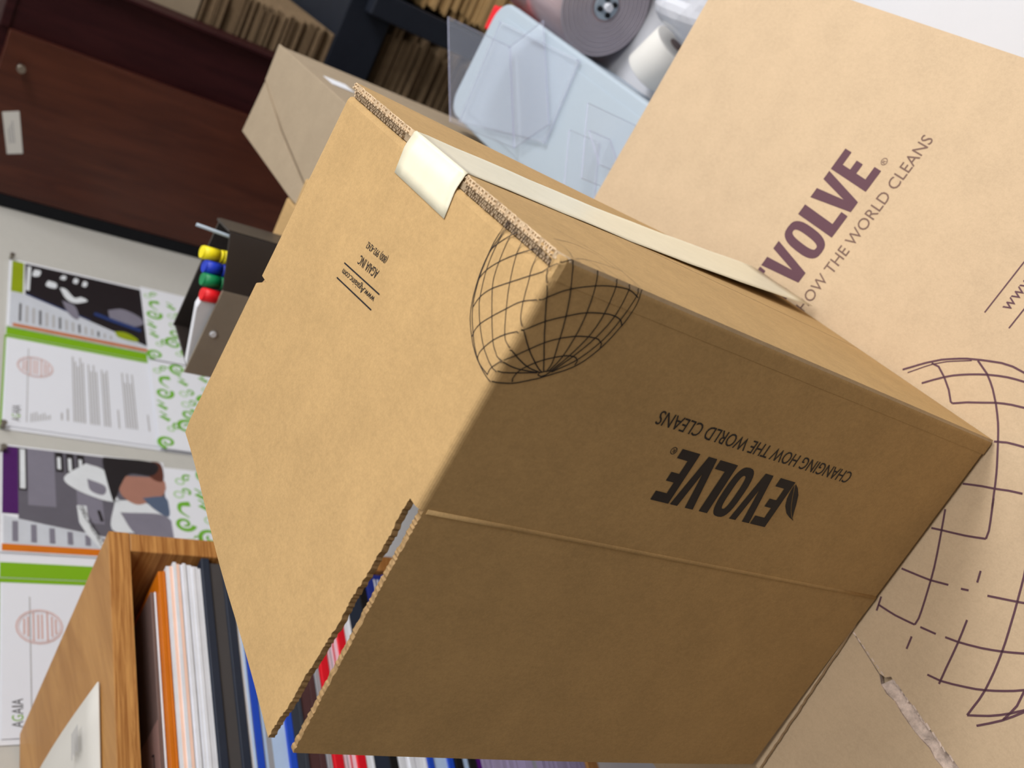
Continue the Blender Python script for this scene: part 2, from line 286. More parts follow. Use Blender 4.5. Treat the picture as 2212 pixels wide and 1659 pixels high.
GLOBE = [
 ('D','-696,3882 -715,3876 -733,3869 -752,3865 -771,3862 -791,3861 -813,3862 -828,3863 -843,3864 -860,3866 -879,3869 -900,3874 -916,3878 -933,3882 -952,3887 -971,3892 -991,3898 -1010,3905 -1029,3912 -1047,3920 -1064,3928 -1082,3937 -1098,3946 -1115,3956 -1131,3966 -1147,3978 -1162,3990 -1177,4004 -1190,4017 -1203,4033 -1216,4049 -1228,4066 -1240,4084 -1251,4101 -1262,4117 -1272,4132 -1280,4145 -1296,4169 -1308,4188 -1317,4206 -1327,4225 -1336,4242 -1345,4259 -1354,4277 -1362,4295 -1369,4314 -1375,4336 -1380,4360 -1385,4383 -1388,4405 -1389,4423 -1389,4430'),
 ('L','-1395,3722 -1395,3742 -1393,3770 -1390,3792 -1386,3819 -1380,3848 -1373,3877 -1365,3905 -1358,3926 -1350,3947 -1341,3967 -1332,3987 -1321,4007 -1309,4026 -1299,4043 -1288,4060 -1276,4077 -1263,4094 -1250,4110 -1235,4126 -1218,4140 -1204,4151 -1188,4161 -1171,4171 -1154,4181 -1136,4190 -1117,4198 -1099,4206 -1081,4213 -1064,4219 -1044,4226 -1024,4231 -1004,4235 -984,4239 -964,4242 -946,4244 -928,4246 -912,4248 -886,4251 -864,4252 -845,4251 -824,4249 -805,4247 -785,4243 -765,4238 -747,4233 -734,4229 -715,4204'),
 ('L','-736,4226 -755,4227 -773,4228 -792,4229 -811,4230 -829,4231 -851,4234 -871,4239 -893,4242 -917,4243 -935,4242 -955,4239 -976,4236 -997,4231 -1018,4227 -1037,4221 -1056,4215 -1074,4208 -1092,4201 -1109,4193 -1125,4185 -1140,4178 -1160,4166 -1178,4154 -1195,4141 -1211,4127 -1227,4112 -1242,4095 -1256,4077 -1271,4057 -1283,4041 -1296,4023 -1309,4005 -1321,3986 -1332,3968 -1344,3944 -1356,3920 -1365,3895 -1373,3870 -1377,3845 -1379,3820 -1380,3794 -1382,3769'),
 ('L','-732,4211 -751,4213 -769,4215 -788,4218 -806,4220 -825,4222 -843,4222 -862,4222 -882,4220 -901,4218 -921,4215 -941,4211 -961,4206 -980,4200 -1000,4194 -1017,4188 -1034,4180 -1052,4171 -1070,4162 -1087,4153 -1103,4144 -1117,4136 -1129,4129 -1149,4115 -1159,4105 -1171,4092 -1184,4077 -1198,4061 -1212,4043 -1227,4022 -1238,4005 -1250,3988 -1262,3968 -1274,3949 -1285,3929 -1295,3908 -1306,3883 -1315,3856 -1324,3830 -1331,3804 -1335,3782 -1339,3756 -1337,3734 -1337,3722'),
 ('D','-1330,4430 -1330,4408 -1328,4393 -1324,4376 -1320,4357 -1314,4337 -1308,4315 -1302,4293 -1295,4270 -1288,4248 -1282,4225 -1276,4204'),
 ('L','-710,4152 -728,4154 -746,4157 -765,4158 -789,4158 -805,4156 -823,4154 -842,4151 -862,4148 -882,4144 -902,4140 -920,4135 -939,4130 -957,4125 -974,4119 -991,4113 -1009,4104 -1027,4092 -1040,4082 -1054,4070 -1068,4057 -1082,4043 -1096,4028 -1110,4014 -1124,3999 -1137,3985 -1149,3972 -1164,3955 -1179,3939 -1193,3923 -1206,3907 -1219,3891 -1230,3877 -1239,3864 -1255,3839 -1264,3818 -1270,3799 -1279,3780 -1280,3751 -1277,3731 -1277,3722'),
 ('D','-1279,4430 -1279,4417 -1284,4394 -1287,4369 -1288,4344 -1288,4322 -1286,4300 -1284,4276 -1281,4253 -1278,4229 -1275,4205'),
 ('L','-701,4045 -718,4045 -735,4046 -751,4047 -768,4048 -785,4047 -803,4046 -821,4042 -838,4037 -856,4030 -874,4022 -893,4013 -911,4004 -929,3994 -946,3985 -962,3975 -979,3965 -995,3955 -1011,3944 -1026,3933 -1040,3922 -1055,3911 -1070,3899 -1085,3887 -1101,3874 -1117,3860 -1132,3847 -1147,3834 -1159,3822 -1169,3811 -1188,3786 -1195,3761 -1200,3735 -1200,3722'),
 ('D','-1210,4430 -1210,4415 -1223,4386 -1234,4363 -1244,4337 -1254,4310 -1261,4285 -1266,4261 -1268,4238 -1269,4215 -1271,4191'),
 ('L','-697,3901 -714,3899 -731,3897 -749,3894 -767,3892 -785,3890 -801,3888 -816,3885 -830,3882 -850,3875 -864,3868 -877,3860 -893,3852 -910,3845 -928,3837 -948,3829 -966,3820 -984,3812 -1000,3803 -1016,3794 -1031,3784 -1045,3774 -1057,3763 -1070,3745 -1079,3726 -1079,3722'),
 ('D','-1095,4430 -1095,4414 -1109,4399 -1125,4382 -1142,4364 -1159,4345 -1175,4326 -1191,4306 -1207,4284 -1222,4261 -1236,4241 -1247,4223 -1260,4198 -1266,4179'),
 ('L','-726,3786 -743,3782 -762,3778 -779,3773 -793,3768 -811,3758 -826,3744 -838,3732 -838,3722'),
 ('D','-851,4430 -851,4427 -868,4414 -883,4404 -898,4395 -912,4388 -938,4374 -950,4367 -964,4358 -980,4349 -997,4339 -1015,4328 -1033,4316 -1052,4305 -1071,4294 -1088,4283 -1105,4272 -1123,4261 -1140,4250 -1157,4239 -1174,4227 -1191,4216 -1208,4205 -1225,4194 -1243,4183 -1260,4171'),
 ('T','3977,4297 3954,4290 3932,4284 3902,4285 3848,4299 3762,4344 3722,4344'),
 ('D','-690,4366 -694,4366 -707,4357 -723,4346 -744,4334 -759,4326 -775,4316 -793,4306 -813,4295 -832,4284 -852,4274 -870,4265 -888,4257 -906,4249 -924,4241 -942,4234 -959,4227 -977,4221 -993,4215 -1015,4207 -1037,4200 -1057,4194 -1078,4188 -1098,4182 -1119,4175 -1141,4168 -1162,4162 -1182,4156 -1199,4152 -1222,4151 -1241,4153 -1259,4156'),
 ('T','3841,4199 3840,4164 3826,4145 3722,4145'),
 ('D','-690,4201 -692,4201 -704,4192 -720,4183 -738,4174 -759,4165 -781,4156 -796,4151 -813,4146 -831,4140 -850,4135 -869,4131 -888,4126 -906,4122 -923,4119 -944,4116 -964,4113 -984,4111 -1003,4109 -1022,4109 -1042,4108 -1062,4108 -1082,4108 -1103,4109 -1123,4110 -1142,4112 -1160,4114 -1180,4119 -1198,4124 -1215,4130 -1231,4137 -1248,4143'),
 ('T','3840,4067 3827,4053 3815,4039 3795,4035 3722,4035'),
 ('D','-690,4063 -697,4063 -708,4054 -724,4046 -749,4039 -762,4036 -778,4033 -796,4030 -815,4026 -835,4023 -854,4021 -873,4019 -891,4018 -912,4018 -932,4019 -952,4020 -971,4023 -991,4026 -1011,4031 -1029,4035 -1047,4041 -1064,4047 -1082,4053 -1100,4060 -1118,4068 -1135,4075 -1152,4083 -1168,4091 -1185,4099 -1201,4108 -1217,4117 -1233,4126 -1249,4134'),
 ('T','3750,4002 3728,3993 3722,3993'),
 ('D','-690,3973 -696,3973 -708,3961 -735,3956 -749,3954 -766,3952 -785,3950 -806,3949 -827,3948 -849,3948 -869,3949 -886,3952 -903,3955 -919,3958 -936,3963 -953,3968 -970,3973 -987,3979 -1004,3985 -1021,3993 -1039,4000 -1056,4009 -1074,4018 -1091,4027 -1108,4037 -1124,4046 -1140,4055 -1157,4065 -1173,4076 -1188,4086 -1203,4096 -1218,4106 -1233,4116 -1249,4127'),
 ('T','3775,3904 3736,3916 3722,3916'),
 ('D','-690,3907 -698,3907 -712,3895 -740,3891 -755,3891 -772,3892 -791,3893 -812,3894 -833,3896 -854,3899 -874,3902 -891,3905 -908,3908 -925,3912 -942,3916 -960,3920 -977,3926 -994,3931 -1011,3938 -1028,3946 -1045,3954 -1063,3964 -1080,3973 -1098,3984 -1114,3995 -1131,4006 -1146,4018 -1161,4030 -1174,4043 -1188,4056 -1200,4070 -1213,4084 -1225,4098 -1238,4112 -1250,4125'),
 ('D','-1287,4193 -1272,4191 -1259,4168 -1246,4140 -1250,4132 -1275,4149 -1289,4171 -1287,4193'),
 ('D','-1362,4315 -1344,4323 -1330,4322 -1311,4319 -1293,4310 -1278,4299 -1263,4285 -1248,4269 -1236,4255 -1223,4239 -1212,4224 -1201,4207 -1189,4187 -1177,4165 -1165,4143 -1155,4122 -1146,4100 -1140,4080 -1136,4054 -1137,4033 -1151,4012 -1176,4013'),
 ('L','-1384,3773 -1352,3776 -1332,3767 -1308,3752 -1284,3735 -1284,3722'),
 ('D','-1267,4430 -1267,4428 -1254,4413 -1242,4398 -1229,4383 -1216,4369 -1202,4355 -1189,4341 -1175,4326 -1161,4311 -1146,4295 -1132,4279 -1119,4263 -1107,4247 -1096,4231 -1086,4215 -1076,4197 -1065,4178 -1055,4156 -1045,4134 -1036,4112 -1028,4089 -1022,4065 -1016,4042 -1012,4022 -1008,3990 -1008,3965 -1023,3931 -1051,3921'),
 ('L','-1369,3900 -1353,3907 -1335,3912 -1315,3907 -1292,3898 -1266,3885 -1237,3867 -1216,3850 -1193,3830 -1170,3806 -1152,3785 -1135,3763 -1117,3739 -1117,3722'),
 ('D','-1098,4430 -1098,4423 -1087,4409 -1074,4394 -1060,4378 -1046,4362 -1032,4346 -1020,4330 -1008,4314 -998,4298 -987,4281 -977,4264 -968,4248 -958,4231 -947,4211 -936,4192 -925,4172 -915,4152 -906,4131 -898,4109 -891,4086 -885,4063 -879,4041 -875,4021 -869,3992 -867,3965 -867,3942 -871,3915 -879,3894 -900,3874'),
 ('L','-1309,4026 -1291,4031 -1272,4034 -1252,4031 -1227,4022 -1211,4011 -1192,3998 -1173,3983 -1153,3967 -1133,3951 -1113,3933 -1092,3915 -1072,3897 -1052,3880 -1032,3863 -1012,3844 -992,3821 -978,3801 -963,3778 -949,3753 -935,3730 -935,3722'),
 ('D','-926,4430 -926,4419 -919,4406 -896,4383 -887,4373 -877,4361 -865,4348 -852,4332 -840,4316 -829,4298 -819,4282 -809,4264 -800,4245 -790,4225 -781,4205 -773,4186 -765,4168 -756,4143 -748,4120 -741,4097 -735,4075 -730,4053 -724,4026 -720,4001 -717,3976 -717,3953 -721,3926 -728,3902 -736,3877'),
 ('L','-1198,4142 -1174,4140 -1150,4138 -1126,4131 -1108,4122 -1090,4111 -1071,4097 -1051,4079 -1034,4061 -1017,4041 -999,4020 -980,3997 -962,3975 -943,3953 -924,3929 -904,3906 -886,3884 -870,3864 -848,3836 -829,3813 -813,3794 -793,3780 -773,3766 -756,3749 -737,3729 -737,3722'),
 ('D','-722,4430 -722,4419 -711,4404 -700,4389 -690,4372 -690,4372'),
 ('T','3722,4317 3767,4317 3807,4263 3843,4206 3864,4166 3884,4124 3902,4080 3918,4038 3931,3998 3941,3962 3948,3929 3953,3897 3958,3866 3963,3833'),
 ('L','-1062,4215 -1041,4210 -1021,4204 -1000,4194 -981,4182 -962,4168 -942,4151 -922,4133 -904,4116 -886,4097 -867,4077 -849,4056 -832,4037 -813,4013 -795,3989 -778,3966 -761,3941 -744,3916 -727,3891 -710,3866 -694,3841'),
 ('L','-912,4248 -889,4237 -862,4222 -845,4209 -825,4193 -805,4177 -787,4160 -765,4138 -746,4116 -730,4094 -711,4064 -694,4034'),
 ('T','4376,4110 4363,4095 4350,4080 4337,4064 4325,4049 4312,4033 4299,4018 4286,4003 4273,3988 4259,3973 4246,3958 4233,3942 4220,3926 4207,3910 4194,3895 4179,3881 4163,3868 4146,3858 4126,3849 4101,3844 4072,3841 4041,3841 4008,3842 3976,3845 3946,3848 3917,3851 3892,3854 3848,3859 3811,3865 3778,3873 3751,3881 3722,3881'),
 ('D','-690,3882 -696,3882'),
 ('T','4028,4286 4048,4248 4070,4209 4092,4168 4113,4129 4129,4092 4140,4059 4144,4030 4144,4003 4139,3980 4131,3960 4120,3942 4106,3927 4088,3916 4065,3909 4040,3905 4013,3903 3986,3901 3961,3897'),
]
BIGGLOBE = [
 ('B','-634,4690 -582,4641 -530,4593 -486,4550 -405,4459 -369,4406 -330,4345 -298,4291 -249,4183 -219,4109 -192,4039 -173,3953 -169,3858 -175,3737'),
 ('B','-632,4637 -574,4589 -517,4542 -471,4500 -397,4414 -364,4364 -327,4305 -291,4248'),
 ('B','-468,4512 -462,4445 -506,4354 -566,4262 -633,4190 -634,4170'),
 ('B','-639,4482 -570,4419 -508,4358 -461,4305 -419,4247 -385,4195 -350,4137 -320,4082 -286,4009 -259,3942 -239,3877 -224,3817 -205,3715'),
 ('B','-634,4170 -570,4082 -511,3983 -456,3893 -430,3839 -407,3785 -379,3700 -354,3604'),
 ('B','-268,4207 -314,4086 -350,4027 -389,3973 -463,3889 -514,3839 -569,3789 -618,3750 -677,3707 -721,3676 -774,3639 -826,3603 -873,3572 -942,3530 -1000,3498 -1052,3467 -1101,3439'),
 ('B','-696,3729 -650,3646 -629,3587 -610,3527 -582,3433'),
 ('B','-1078,3728 -1042,3661 -1010,3600 -970,3512 -923,3422 -885,3332'),
 ('B','-1031,3478 -1101,3438 -1171,3398 -1240,3361 -1298,3344'),
 ('B','-1484,3719 -1447,3641 -1411,3561 -1371,3476 -1334,3408 -1298,3344'),
 ('B','-1308,3719 -1376,3683 -1455,3642 -1529,3604 -1614,3561 -1698,3521 -1781,3486 -1863,3455 -1934,3428 -2015,3399 -2073,3381 -2129,3376'),
 ('B','-1870,3716 -1844,3634 -1818,3553 -1794,3484 -1734,3357'),
 ('B','-1696,3268 -1669,3217'),
 ('B','-1503,3234 -1585,3203'),
 ('B','-1612,3090 -1575,3022 -1538,2954 -1507,2898 -1449,2797'),
 ('B','-1263,3015 -1342,2976 -1415,2945 -1518,2903 -1575,2880 -1641,2855 -1711,2828 -1782,2802 -1848,2780 -1925,2757 -2000,2737 -2072,2721 -2139,2708 -2218,2700 -2290,2699 -2362,2697'),
 ('B','-2205,3695 -2192,3615 -2177,3536 -2154,3456 -2129,3376'),
 ('B','-2142,3712 -2250,3675'),
 ('B','-2114,3333 -2074,3212'),
 ('B','-2212,3341 -2310,3315'),
 ('B','-2045,3145 -2009,3055 -1972,2981 -1930,2903 -1890,2839 -1850,2779 -1806,2719 -1761,2662 -1717,2612 -1674,2565'),
 ('B','-1842,3098 -1929,3073 -2018,3049 -2119,3026 -2214,3006 -2336,2977'),
 ('B','-2345,3082 -2311,2982 -2267,2902 -2218,2822 -2179,2761 -2139,2708 -2095,2656 -2050,2607 -2004,2560 -1955,2516 -1903,2474 -1850,2434'),
 ('B','-2362,2697 -2309,2639 -2257,2584 -2201,2535 -2147,2494 -2061,2436 -1999,2405 -1931,2374'),
 ('B','-2371,2606 -2296,2553 -2221,2504 -2145,2464 -2070,2430 -1996,2403 -1923,2380'),
 ('B','-1825,2541 -1896,2525 -1964,2509 -2069,2487 -2137,2491 -2209,2499'),
]
# ---------------------------------------------------------------- the room
def struct(o): return tag(o, kind='structure')
WP = Vector((-.908, 1.845, 0)); WH = Vector((.13, .9915, 0)); WN = Vector((.9915, -.13, 0))      # left wall: a point, along it, out of it
def wall(s, z, off=0): return WP + WH * s + WN * off + Vector((0, 0, z))
m = MB(); m.box((-1.9, -1.7, -.06), (2.7, 3.3, 0)); struct(m.build('floor', M['floor']))
m = MB(); m.box((-1.9, -1.7, CEIL), (2.7, 3.3, CEIL + .06)); struct(m.build('ceiling', M['ceil']))
m = MB(); m.hexa([wall(-3.55, 0, -.08), wall(-3.55, 0), wall(1.25, 0), wall(1.25, 0, -.08)], [wall(-3.55, CEIL, -.08), wall(-3.55, CEIL), wall(1.25, CEIL), wall(1.25, CEIL, -.08)]); struct(m.build('wall_left', M['wall']))
m = MB(); m.box((-.78, 2.98, 0), (2.7, 3.06, CEIL)); struct(m.build('wall_back', M['wall']))
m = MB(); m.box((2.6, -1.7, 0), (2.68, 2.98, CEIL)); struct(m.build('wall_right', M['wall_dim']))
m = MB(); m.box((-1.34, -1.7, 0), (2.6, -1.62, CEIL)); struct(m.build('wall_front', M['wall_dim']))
M['glow'] = mat('lamp_diffuser', (1, .97, .92, 1), .5, emit=3)
LN = ['white ceiling light panel above the worktop', 'white ceiling light panel over the black rack', 'white fill light panel added above the camera side of the worktop']
for (x, y, lx, ly, pw), lab in zip(LAMPS, LN):
    t = thing('ceiling_light', lab, 'ceiling light', (x, y, CEIL - .07), 'ceiling light panels')
    m = MB(); m.box((x - lx / 2 - .03, y - ly / 2 - .03, CEIL - .05), (x + lx / 2 + .03, y + ly / 2 + .03, CEIL - .001)); m.build('lamp_housing', M['white_lam'], t, .004)
    m = MB(); m.box((x - lx / 2, y - ly / 2, CEIL - .058), (x + lx / 2, y + ly / 2, CEIL - .0505)); m.build('diffuser', M['glow'], t)

# ---------------------------------------------------------------- worktop
ZT = .73
def wx(y): return WP.x + WH.x * (y - WP.y) / WH.y          # the left wall's x at depth y
t = thing('work_table', 'long white worktop with steel legs under the cartons and the oak shelf', 'table', (0, .9, 0))
m = MB(); m.sheet([(wx(-.1) + .004, -.1, ZT - .03), (1.1, -.1, ZT - .03), (1.1, 1.585, ZT - .03), (wx(1.585) + .004, 1.585, ZT - .03)], (0, 0, .03)); m.build('table_top', M['white_lam'], t, .003)
for x, y in ((-1.0, .0), (1.04, .0), (1.04, 1.53), (-.86, 1.53)):
    m = MB(); m.box((x - .025, y - .025, 0), (x + .025, y + .025, ZT - .03)); m.build('leg', M['steel'], t, .003)

# ---------------------------------------------------------------- carton frame: the stack leans 3.5 degrees to the right
TILT = Matrix(((.9981, 0, .061), (-.0001, 1, .002), (-.061, -.002, .9981)))
B0 = CAM - TILT @ Vector((0, 0, .75))
BM = Matrix.Translation(B0) @ TILT.to_4x4()
def B(x, y, z=0): return B0 + TILT @ Vector((x, y, z))

# ---------------------------------------------------------------- lower carton
t = thing('cardboard_carton', 'large pale kraft carton with purple print lying under the open carton', 'cardboard box', (-.15, .45, ZT))
LX0, LX1, LY0, LY1 = -.47, .187, .02, .9125
m = MB(); top = [B(LX0, LY0, -.0085), B(LX1, LY0, -.0085), B(LX1, LY1, -.0085), B(LX0, LY1, -.0085)]
m.hexa([(p.x, p.y, ZT) for p in top], top); m.build('carton_body', M['kraft_pale'], t, .004)
seam = [(-.2415, LY1), (-.2497, .375), (-.2515, .3681), (-.2598, .3364), (-.2588, .331)]
slotR = jag((-.2552, .3285, 0), (-.2683, .2521, 0), 9, (.0009, 0, 0)) + jag((-.270, .243, 0), (-.300, LY0, 0), 14, (.0009, 0, 0))
slotL = jag((-.2655, .3311, 0), (-.2773, .2607, 0), 9, (.0012, 0, 0)) + jag((-.279, .25, 0), (-.309, LY0, 0), 14, (.0012, 0, 0))
out = [(LX1, LY0), (LX1, LY1)] + seam + [(p.x, p.y) for p in slotR]
m = MB(); m.sheet([B(x, y, -.0045) for x, y in out], TILT @ Vector((0, 0, .0045)), 0, 2)
fb = lambda x, y: B(x, y, .00025)
for i, (f, s) in enumerate(BIGGLOBE):
    pts = [tuple(float(v) / 1e4 for v in q.split(',')) for q in s.split()]
    m.ribbon(pts, .00155 if i not in (1,) else .0009, fb, 1)
ca, sa = math.cos(math.radians(-4.6)), math.sin(math.radians(-4.6))
fe = lambda x, y: fb(-.0825 + x * ca - y * sa, .6075 + x * sa + y * ca)
put_evolve(m, fe, .00131, 1, 195, -50, -18.8, 9.4, 3, True)
ca2, sa2 = math.cos(math.radians(-3)), math.sin(math.radians(-3))
fu = lambda x, y: fb(.006 + x * ca2 - y * sa2, .4394 + x * sa2 + y * ca2)
for y in (0, -.0237): m.ribbon([(0, y), (.12, y)], .0011, fu, 1)
put_text(m, 'www.Agaiainc.com', .010, -.0155, .102, .0105, fu, 1)
put_text(m, 'AGAIA INC', .03, -.044, .06, .011, fu, 3); put_text(m, '(800) 992-4242', .028, -.064, .064, .009, fu, 3)
for k in range(46):                                         # frayed paler paper along the cut
    f0 = k / 46; i0 = f0 * 20; a_, b_ = slotR[int(i0)], slotR[int(i0) + 1]; p_ = a_.lerp(b_, i0 - int(i0))
    if random.random() < .75: m.ribbon([(p_.x + .0004, p_.y), (p_.x - .0011, p_.y - random.uniform(.003, .006))], random.uniform(.0008, .0016), fb, 2)
for k in range(7): m.ribbon([(-.2506 - .0012 * k, .372 - .0059 * k), (-.2513 - .0012 * k, .3685 - .0059 * k)], .0010, fb, 2)
m.build('printed_panel', [M['kraft_pale'], M['ink_purple'], M['torn'], M['ink_brown']], t, fix=False)
outL = [(LX0, LY1)] + [(x - .0012, y) for x, y in seam[:-1]] + [(p.x, p.y) for p in slotL] + [(LX0, LY0)]
m = MB(); m.sheet([B(x, y, -.0055) for x, y in reversed(outL)], TILT @ Vector((0, 0, .0045)), 0, 1); m.build('closing_flap', [M['kraft_pale'], M['torn']], t)
m = MB()                                                    # torn core lying in the slot
for i in range(20):
    a, b = slotR[i], slotL[i]; c, d = slotR[i + 1], slotL[i + 1]; za, zb = random.uniform(-.0035, -.0015), random.uniform(-.0035, -.0015)
    m.hexa([B(a.x + .003, a.y, -.0078), B(c.x + .003, c.y, -.0078), B(d.x - .002, d.y, -.0078), B(b.x - .002, b.y, -.0078)], [B(a.x - .0032, a.y, -.0050), B(c.x - .0032, c.y, -.0050), B(d.x, d.y, zb), B(b.x, b.y, za)])
m.build('torn_slot_core', M['torn'], t)

# ---------------------------------------------------------------- the open carton lying on it (local frame = carton frame)
t = thing('shipping_carton', 'open kraft carton lying on its side with a black globe printed over one corner', 'cardboard box')
t.matrix_world = BM
X0, XC, Y0, Y1, Z0, Z1 = -.069, -.2165, .3722, .6504, .0015, .443
EPS = .00025
def P3(x, y, z): return Vector((x, y, z))
F = dict(L=lambda a, b: P3(a, b, Z1 + EPS), D=lambda a, b: P3(a, Y0 - EPS, b), T=lambda a, b: P3(X0 + EPS, a, b))
def ring(inset, r, n=5):
    q = []; y0, y1, z0, z1 = Y0 + inset, Y1 - inset, Z0 + inset, Z1 - inset
    for cy, cz, a0 in ((y1 - r, z1 - r, 0), (y0 + r, z1 - r, 90), (y0 + r, z0 + r, 180), (y1 - r, z0 + r, 270)):
        for k in range(n + 1):
            a = math.radians(a0 + 90 * k / n); q.append((cy + r * math.cos(a), cz + r * math.sin(a)))
    return q
m = MB(); o_, i_ = ring(0, .0042), ring(.004, .001)
XB = X0 - .0088
fold = [(XB - .0038, o_), (XB - .0012, ring(.0006, .004)), (XB, ring(.0022, .003))]     # rounded fold at the bottom edge
m.loft([[(XC, y, z) for y, z in o_]] + [[(x, y, z) for y, z in r] for x, r in fold] + [[(XB, y, z) for y, z in i_], [(XC, y, z) for y, z in i_], [(XC, y, z) for y, z in o_]], 0, False)
for f, s in GLOBE:
    if f == 'T': continue
    pts = [tuple(float(v) / 1e4 for v in q.split(',')) for q in s.split()]
    if f == 'L': pts = [q for q in pts if q[0] < X0 - .004]
    outline = False
    m.ribbon(pts, .00062 if f == 'D' else .00048, F[f], 1)
fd = lambda x, y: P3(-.1444 - y, Y0 - EPS, .182 + x)         # dark face: reads up the carton, letters point to the flaps
put_evolve(m, fd, .001, 1, 195, -49.8, -18.4, 9.2, 1, True)
fl = lambda x, y: P3(-.1600 - y + (x * -.0), .5 + x, Z1 + EPS) + P3(-.0045 + .085 * (.052 - x), 0, 0)
for y in (-.0045, .0060): m.ribbon([(-.001, y), (.0520, y)], .0009, fl, 2)
put_text(m, 'www.Agaiainc.com', .0015, -.0015, .0480, .0044, fl, 2)
put_text(m, 'AGAIA INC', .0108, -.0155, .0272, .0060, fl, 2); put_text(m, '(800) 992-4242', .0090, -.0250, .0285, .0044, fl, 2)
m.build('carton_body', [M['kraft'], M['ink'], M['ink']], t, fix=False, local=True)
# bottom flaps: two outer flaps meeting under the tape, flutes showing along their cut edge
YM = .5120
for nm, ya, yb in (('bottom_flap', Y0 + .0005, YM - .0008), ('bottom_flap', YM + .0008, Y1 - .0005)):
    m = MB(); xa, xb = X0 - .0042, X0
    nseg = int((yb - ya) / .0021); topl, topr = [], []
    prof = []
    for i in range(nseg + 1):
        y = ya + (yb - ya) * i / nseg; prof.append((y, Z1 - .0012 + .0009 * math.sin(i * 2.6) + random.uniform(-.0006, .0006) - (.0015 if random.random() < .12 else 0) - (.0022 if .476 < y < .557 else 0)))
    if ya < YM - .01: prof[0] = (ya, Z1 - .006); prof[1] = (prof[1][0], Z1 - .0035)
    m.sheet([(xa, ya, Z0 + .001)] + [(xa, y, z) for y, z in prof] + [(xa, yb, Z0 + .001)], (xb - xa, 0, 0), 0, 1)
    for i in range(0, nseg, 1):                              # flute ends: small cavities between ridges
        y = prof[i][0]; z = prof[i][1]; w_ = .0009
        if .476 < y < .557: continue
        m.box((xa + .0004, y, z - .002), (xa + .0013, y + w_, z + .0013 + random.uniform(-.0004, .0005)), 1); m.box((xb - .0016, y + .001, z - .002), (xb - .0006, y + .001 + w_, z + .0010 + random.uniform(-.0004, .0005)), 1)
    if ya < YM - .01:
        arc = [(X0 - .0045 + .0045 * math.cos(a), Y0 + .0043 - .0045 * math.sin(a)) for a in [math.radians(90 - 9 * k) for k in range(11)]]
        pl = [(X0 - .0125, Y0 - .0002)] + arc + [(X0 + .0001, Y0 + .02), (X0 - .003, Y0 + .02), (X0 - .004, Y0 + .006), (X0 - .0125, Y0 + .003)]
        m.loft([[(x, y, z) for x, y in pl] for z in (Z0 + .0015, .25, Z1 - .004)] + [[(x - .0012, y + .0015, Z1 - .0012) for x, y in pl]], 0, True)
        for f, s in GLOBE:
            if f == 'T': m.ribbon([tuple(float(v) / 1e4 for v in q.split(',')) for q in s.split()], .00028, F['T'], 2)
    m.build(nm, [M['kraft'], M['flute'], M['ink']], t, fix=False, local=True)
# inner minor flap seen as the second layer behind the flute line
m = MB(); m.box((XB + .0005, Y0 + .006, Z1 - .16), (X0 - .0043, Y1 - .006, Z1 - .0022))
for i in range(126):
    y = Y0 + .0075 + .0021 * i
    if y > Y1 - .008: break
    if .474 < y < .559: continue
    m.box((XB + .0006 + random.uniform(0, .0004), y, Z1 - .0023), (XB + .0021, y + .0011, Z1 - .0006 + random.uniform(-.0006, .0004))); m.box((XB + .0028, y + .001, Z1 - .0023), (XB + .0041, y + .0021, Z1 - .0003 + random.uniform(-.0006, .0004))); m.build('inner_flap', M['flute'], t, local=True)
# paper tape
m = MB(); tw = .0368; yc = .5175; xs = X0 + .0002
def tp(y, s):      # s < 0 on the top face, then round the edge and down the bottom face
    R = .0022
    if s < 0: return P3(X0 - R + s + .0002, y, Z1 + .0006 - .0022 * max(0, 1 + s / .008))
    if s < R * 1.571: a = s / R; return P3(X0 - R + .0002 + (R + .0003) * math.sin(a), y, Z1 - R - .0016 + R * math.cos(a))
    return P3(xs + .0088 * max(0, (s - .16) / .28) ** 1.4, y, Z1 - R - .0016 - (s - R * 1.571))
S = [-.0245] + [-.018 + .003 * i for i in range(6)] + [.0004 * i for i in range(0, 10)] + [.012 + .0245 * i for i in range(18)]
S = [s for s in S if s < .441]
n_ = 9; grid = []
for s in S:
    row = []
    for k in range(n_):
        y = yc - .0003 * k - tw + 2 * tw * k / (n_ - 1) + .0042 * min(0, s) / .02 + .086 * max(0, s) / .43 + .012 * k / (n_ - 1) * max(0, s) / .43; y = min(y, Y1 - .0012); e = .0006 * math.sin(s * 40 + k) if s > .01 else 0
        row.append(tp(y, s + 0) + P3(abs(e) * .6, 0, 0))
    grid.append(row)
vs = [p for r in grid for p in r]; m.add(vs, [(i * n_ + j, i * n_ + j + 1, (i + 1) * n_ + j + 1, (i + 1) * n_ + j) for i in range(len(S) - 1) for j in range(n_ - 1)], 0, True)
tape = m.build('paper_tape', M['tape'], t, local=True); so = tape.modifiers.new('thickness', 'SOLIDIFY'); so.thickness = .00012; so.offset = 1
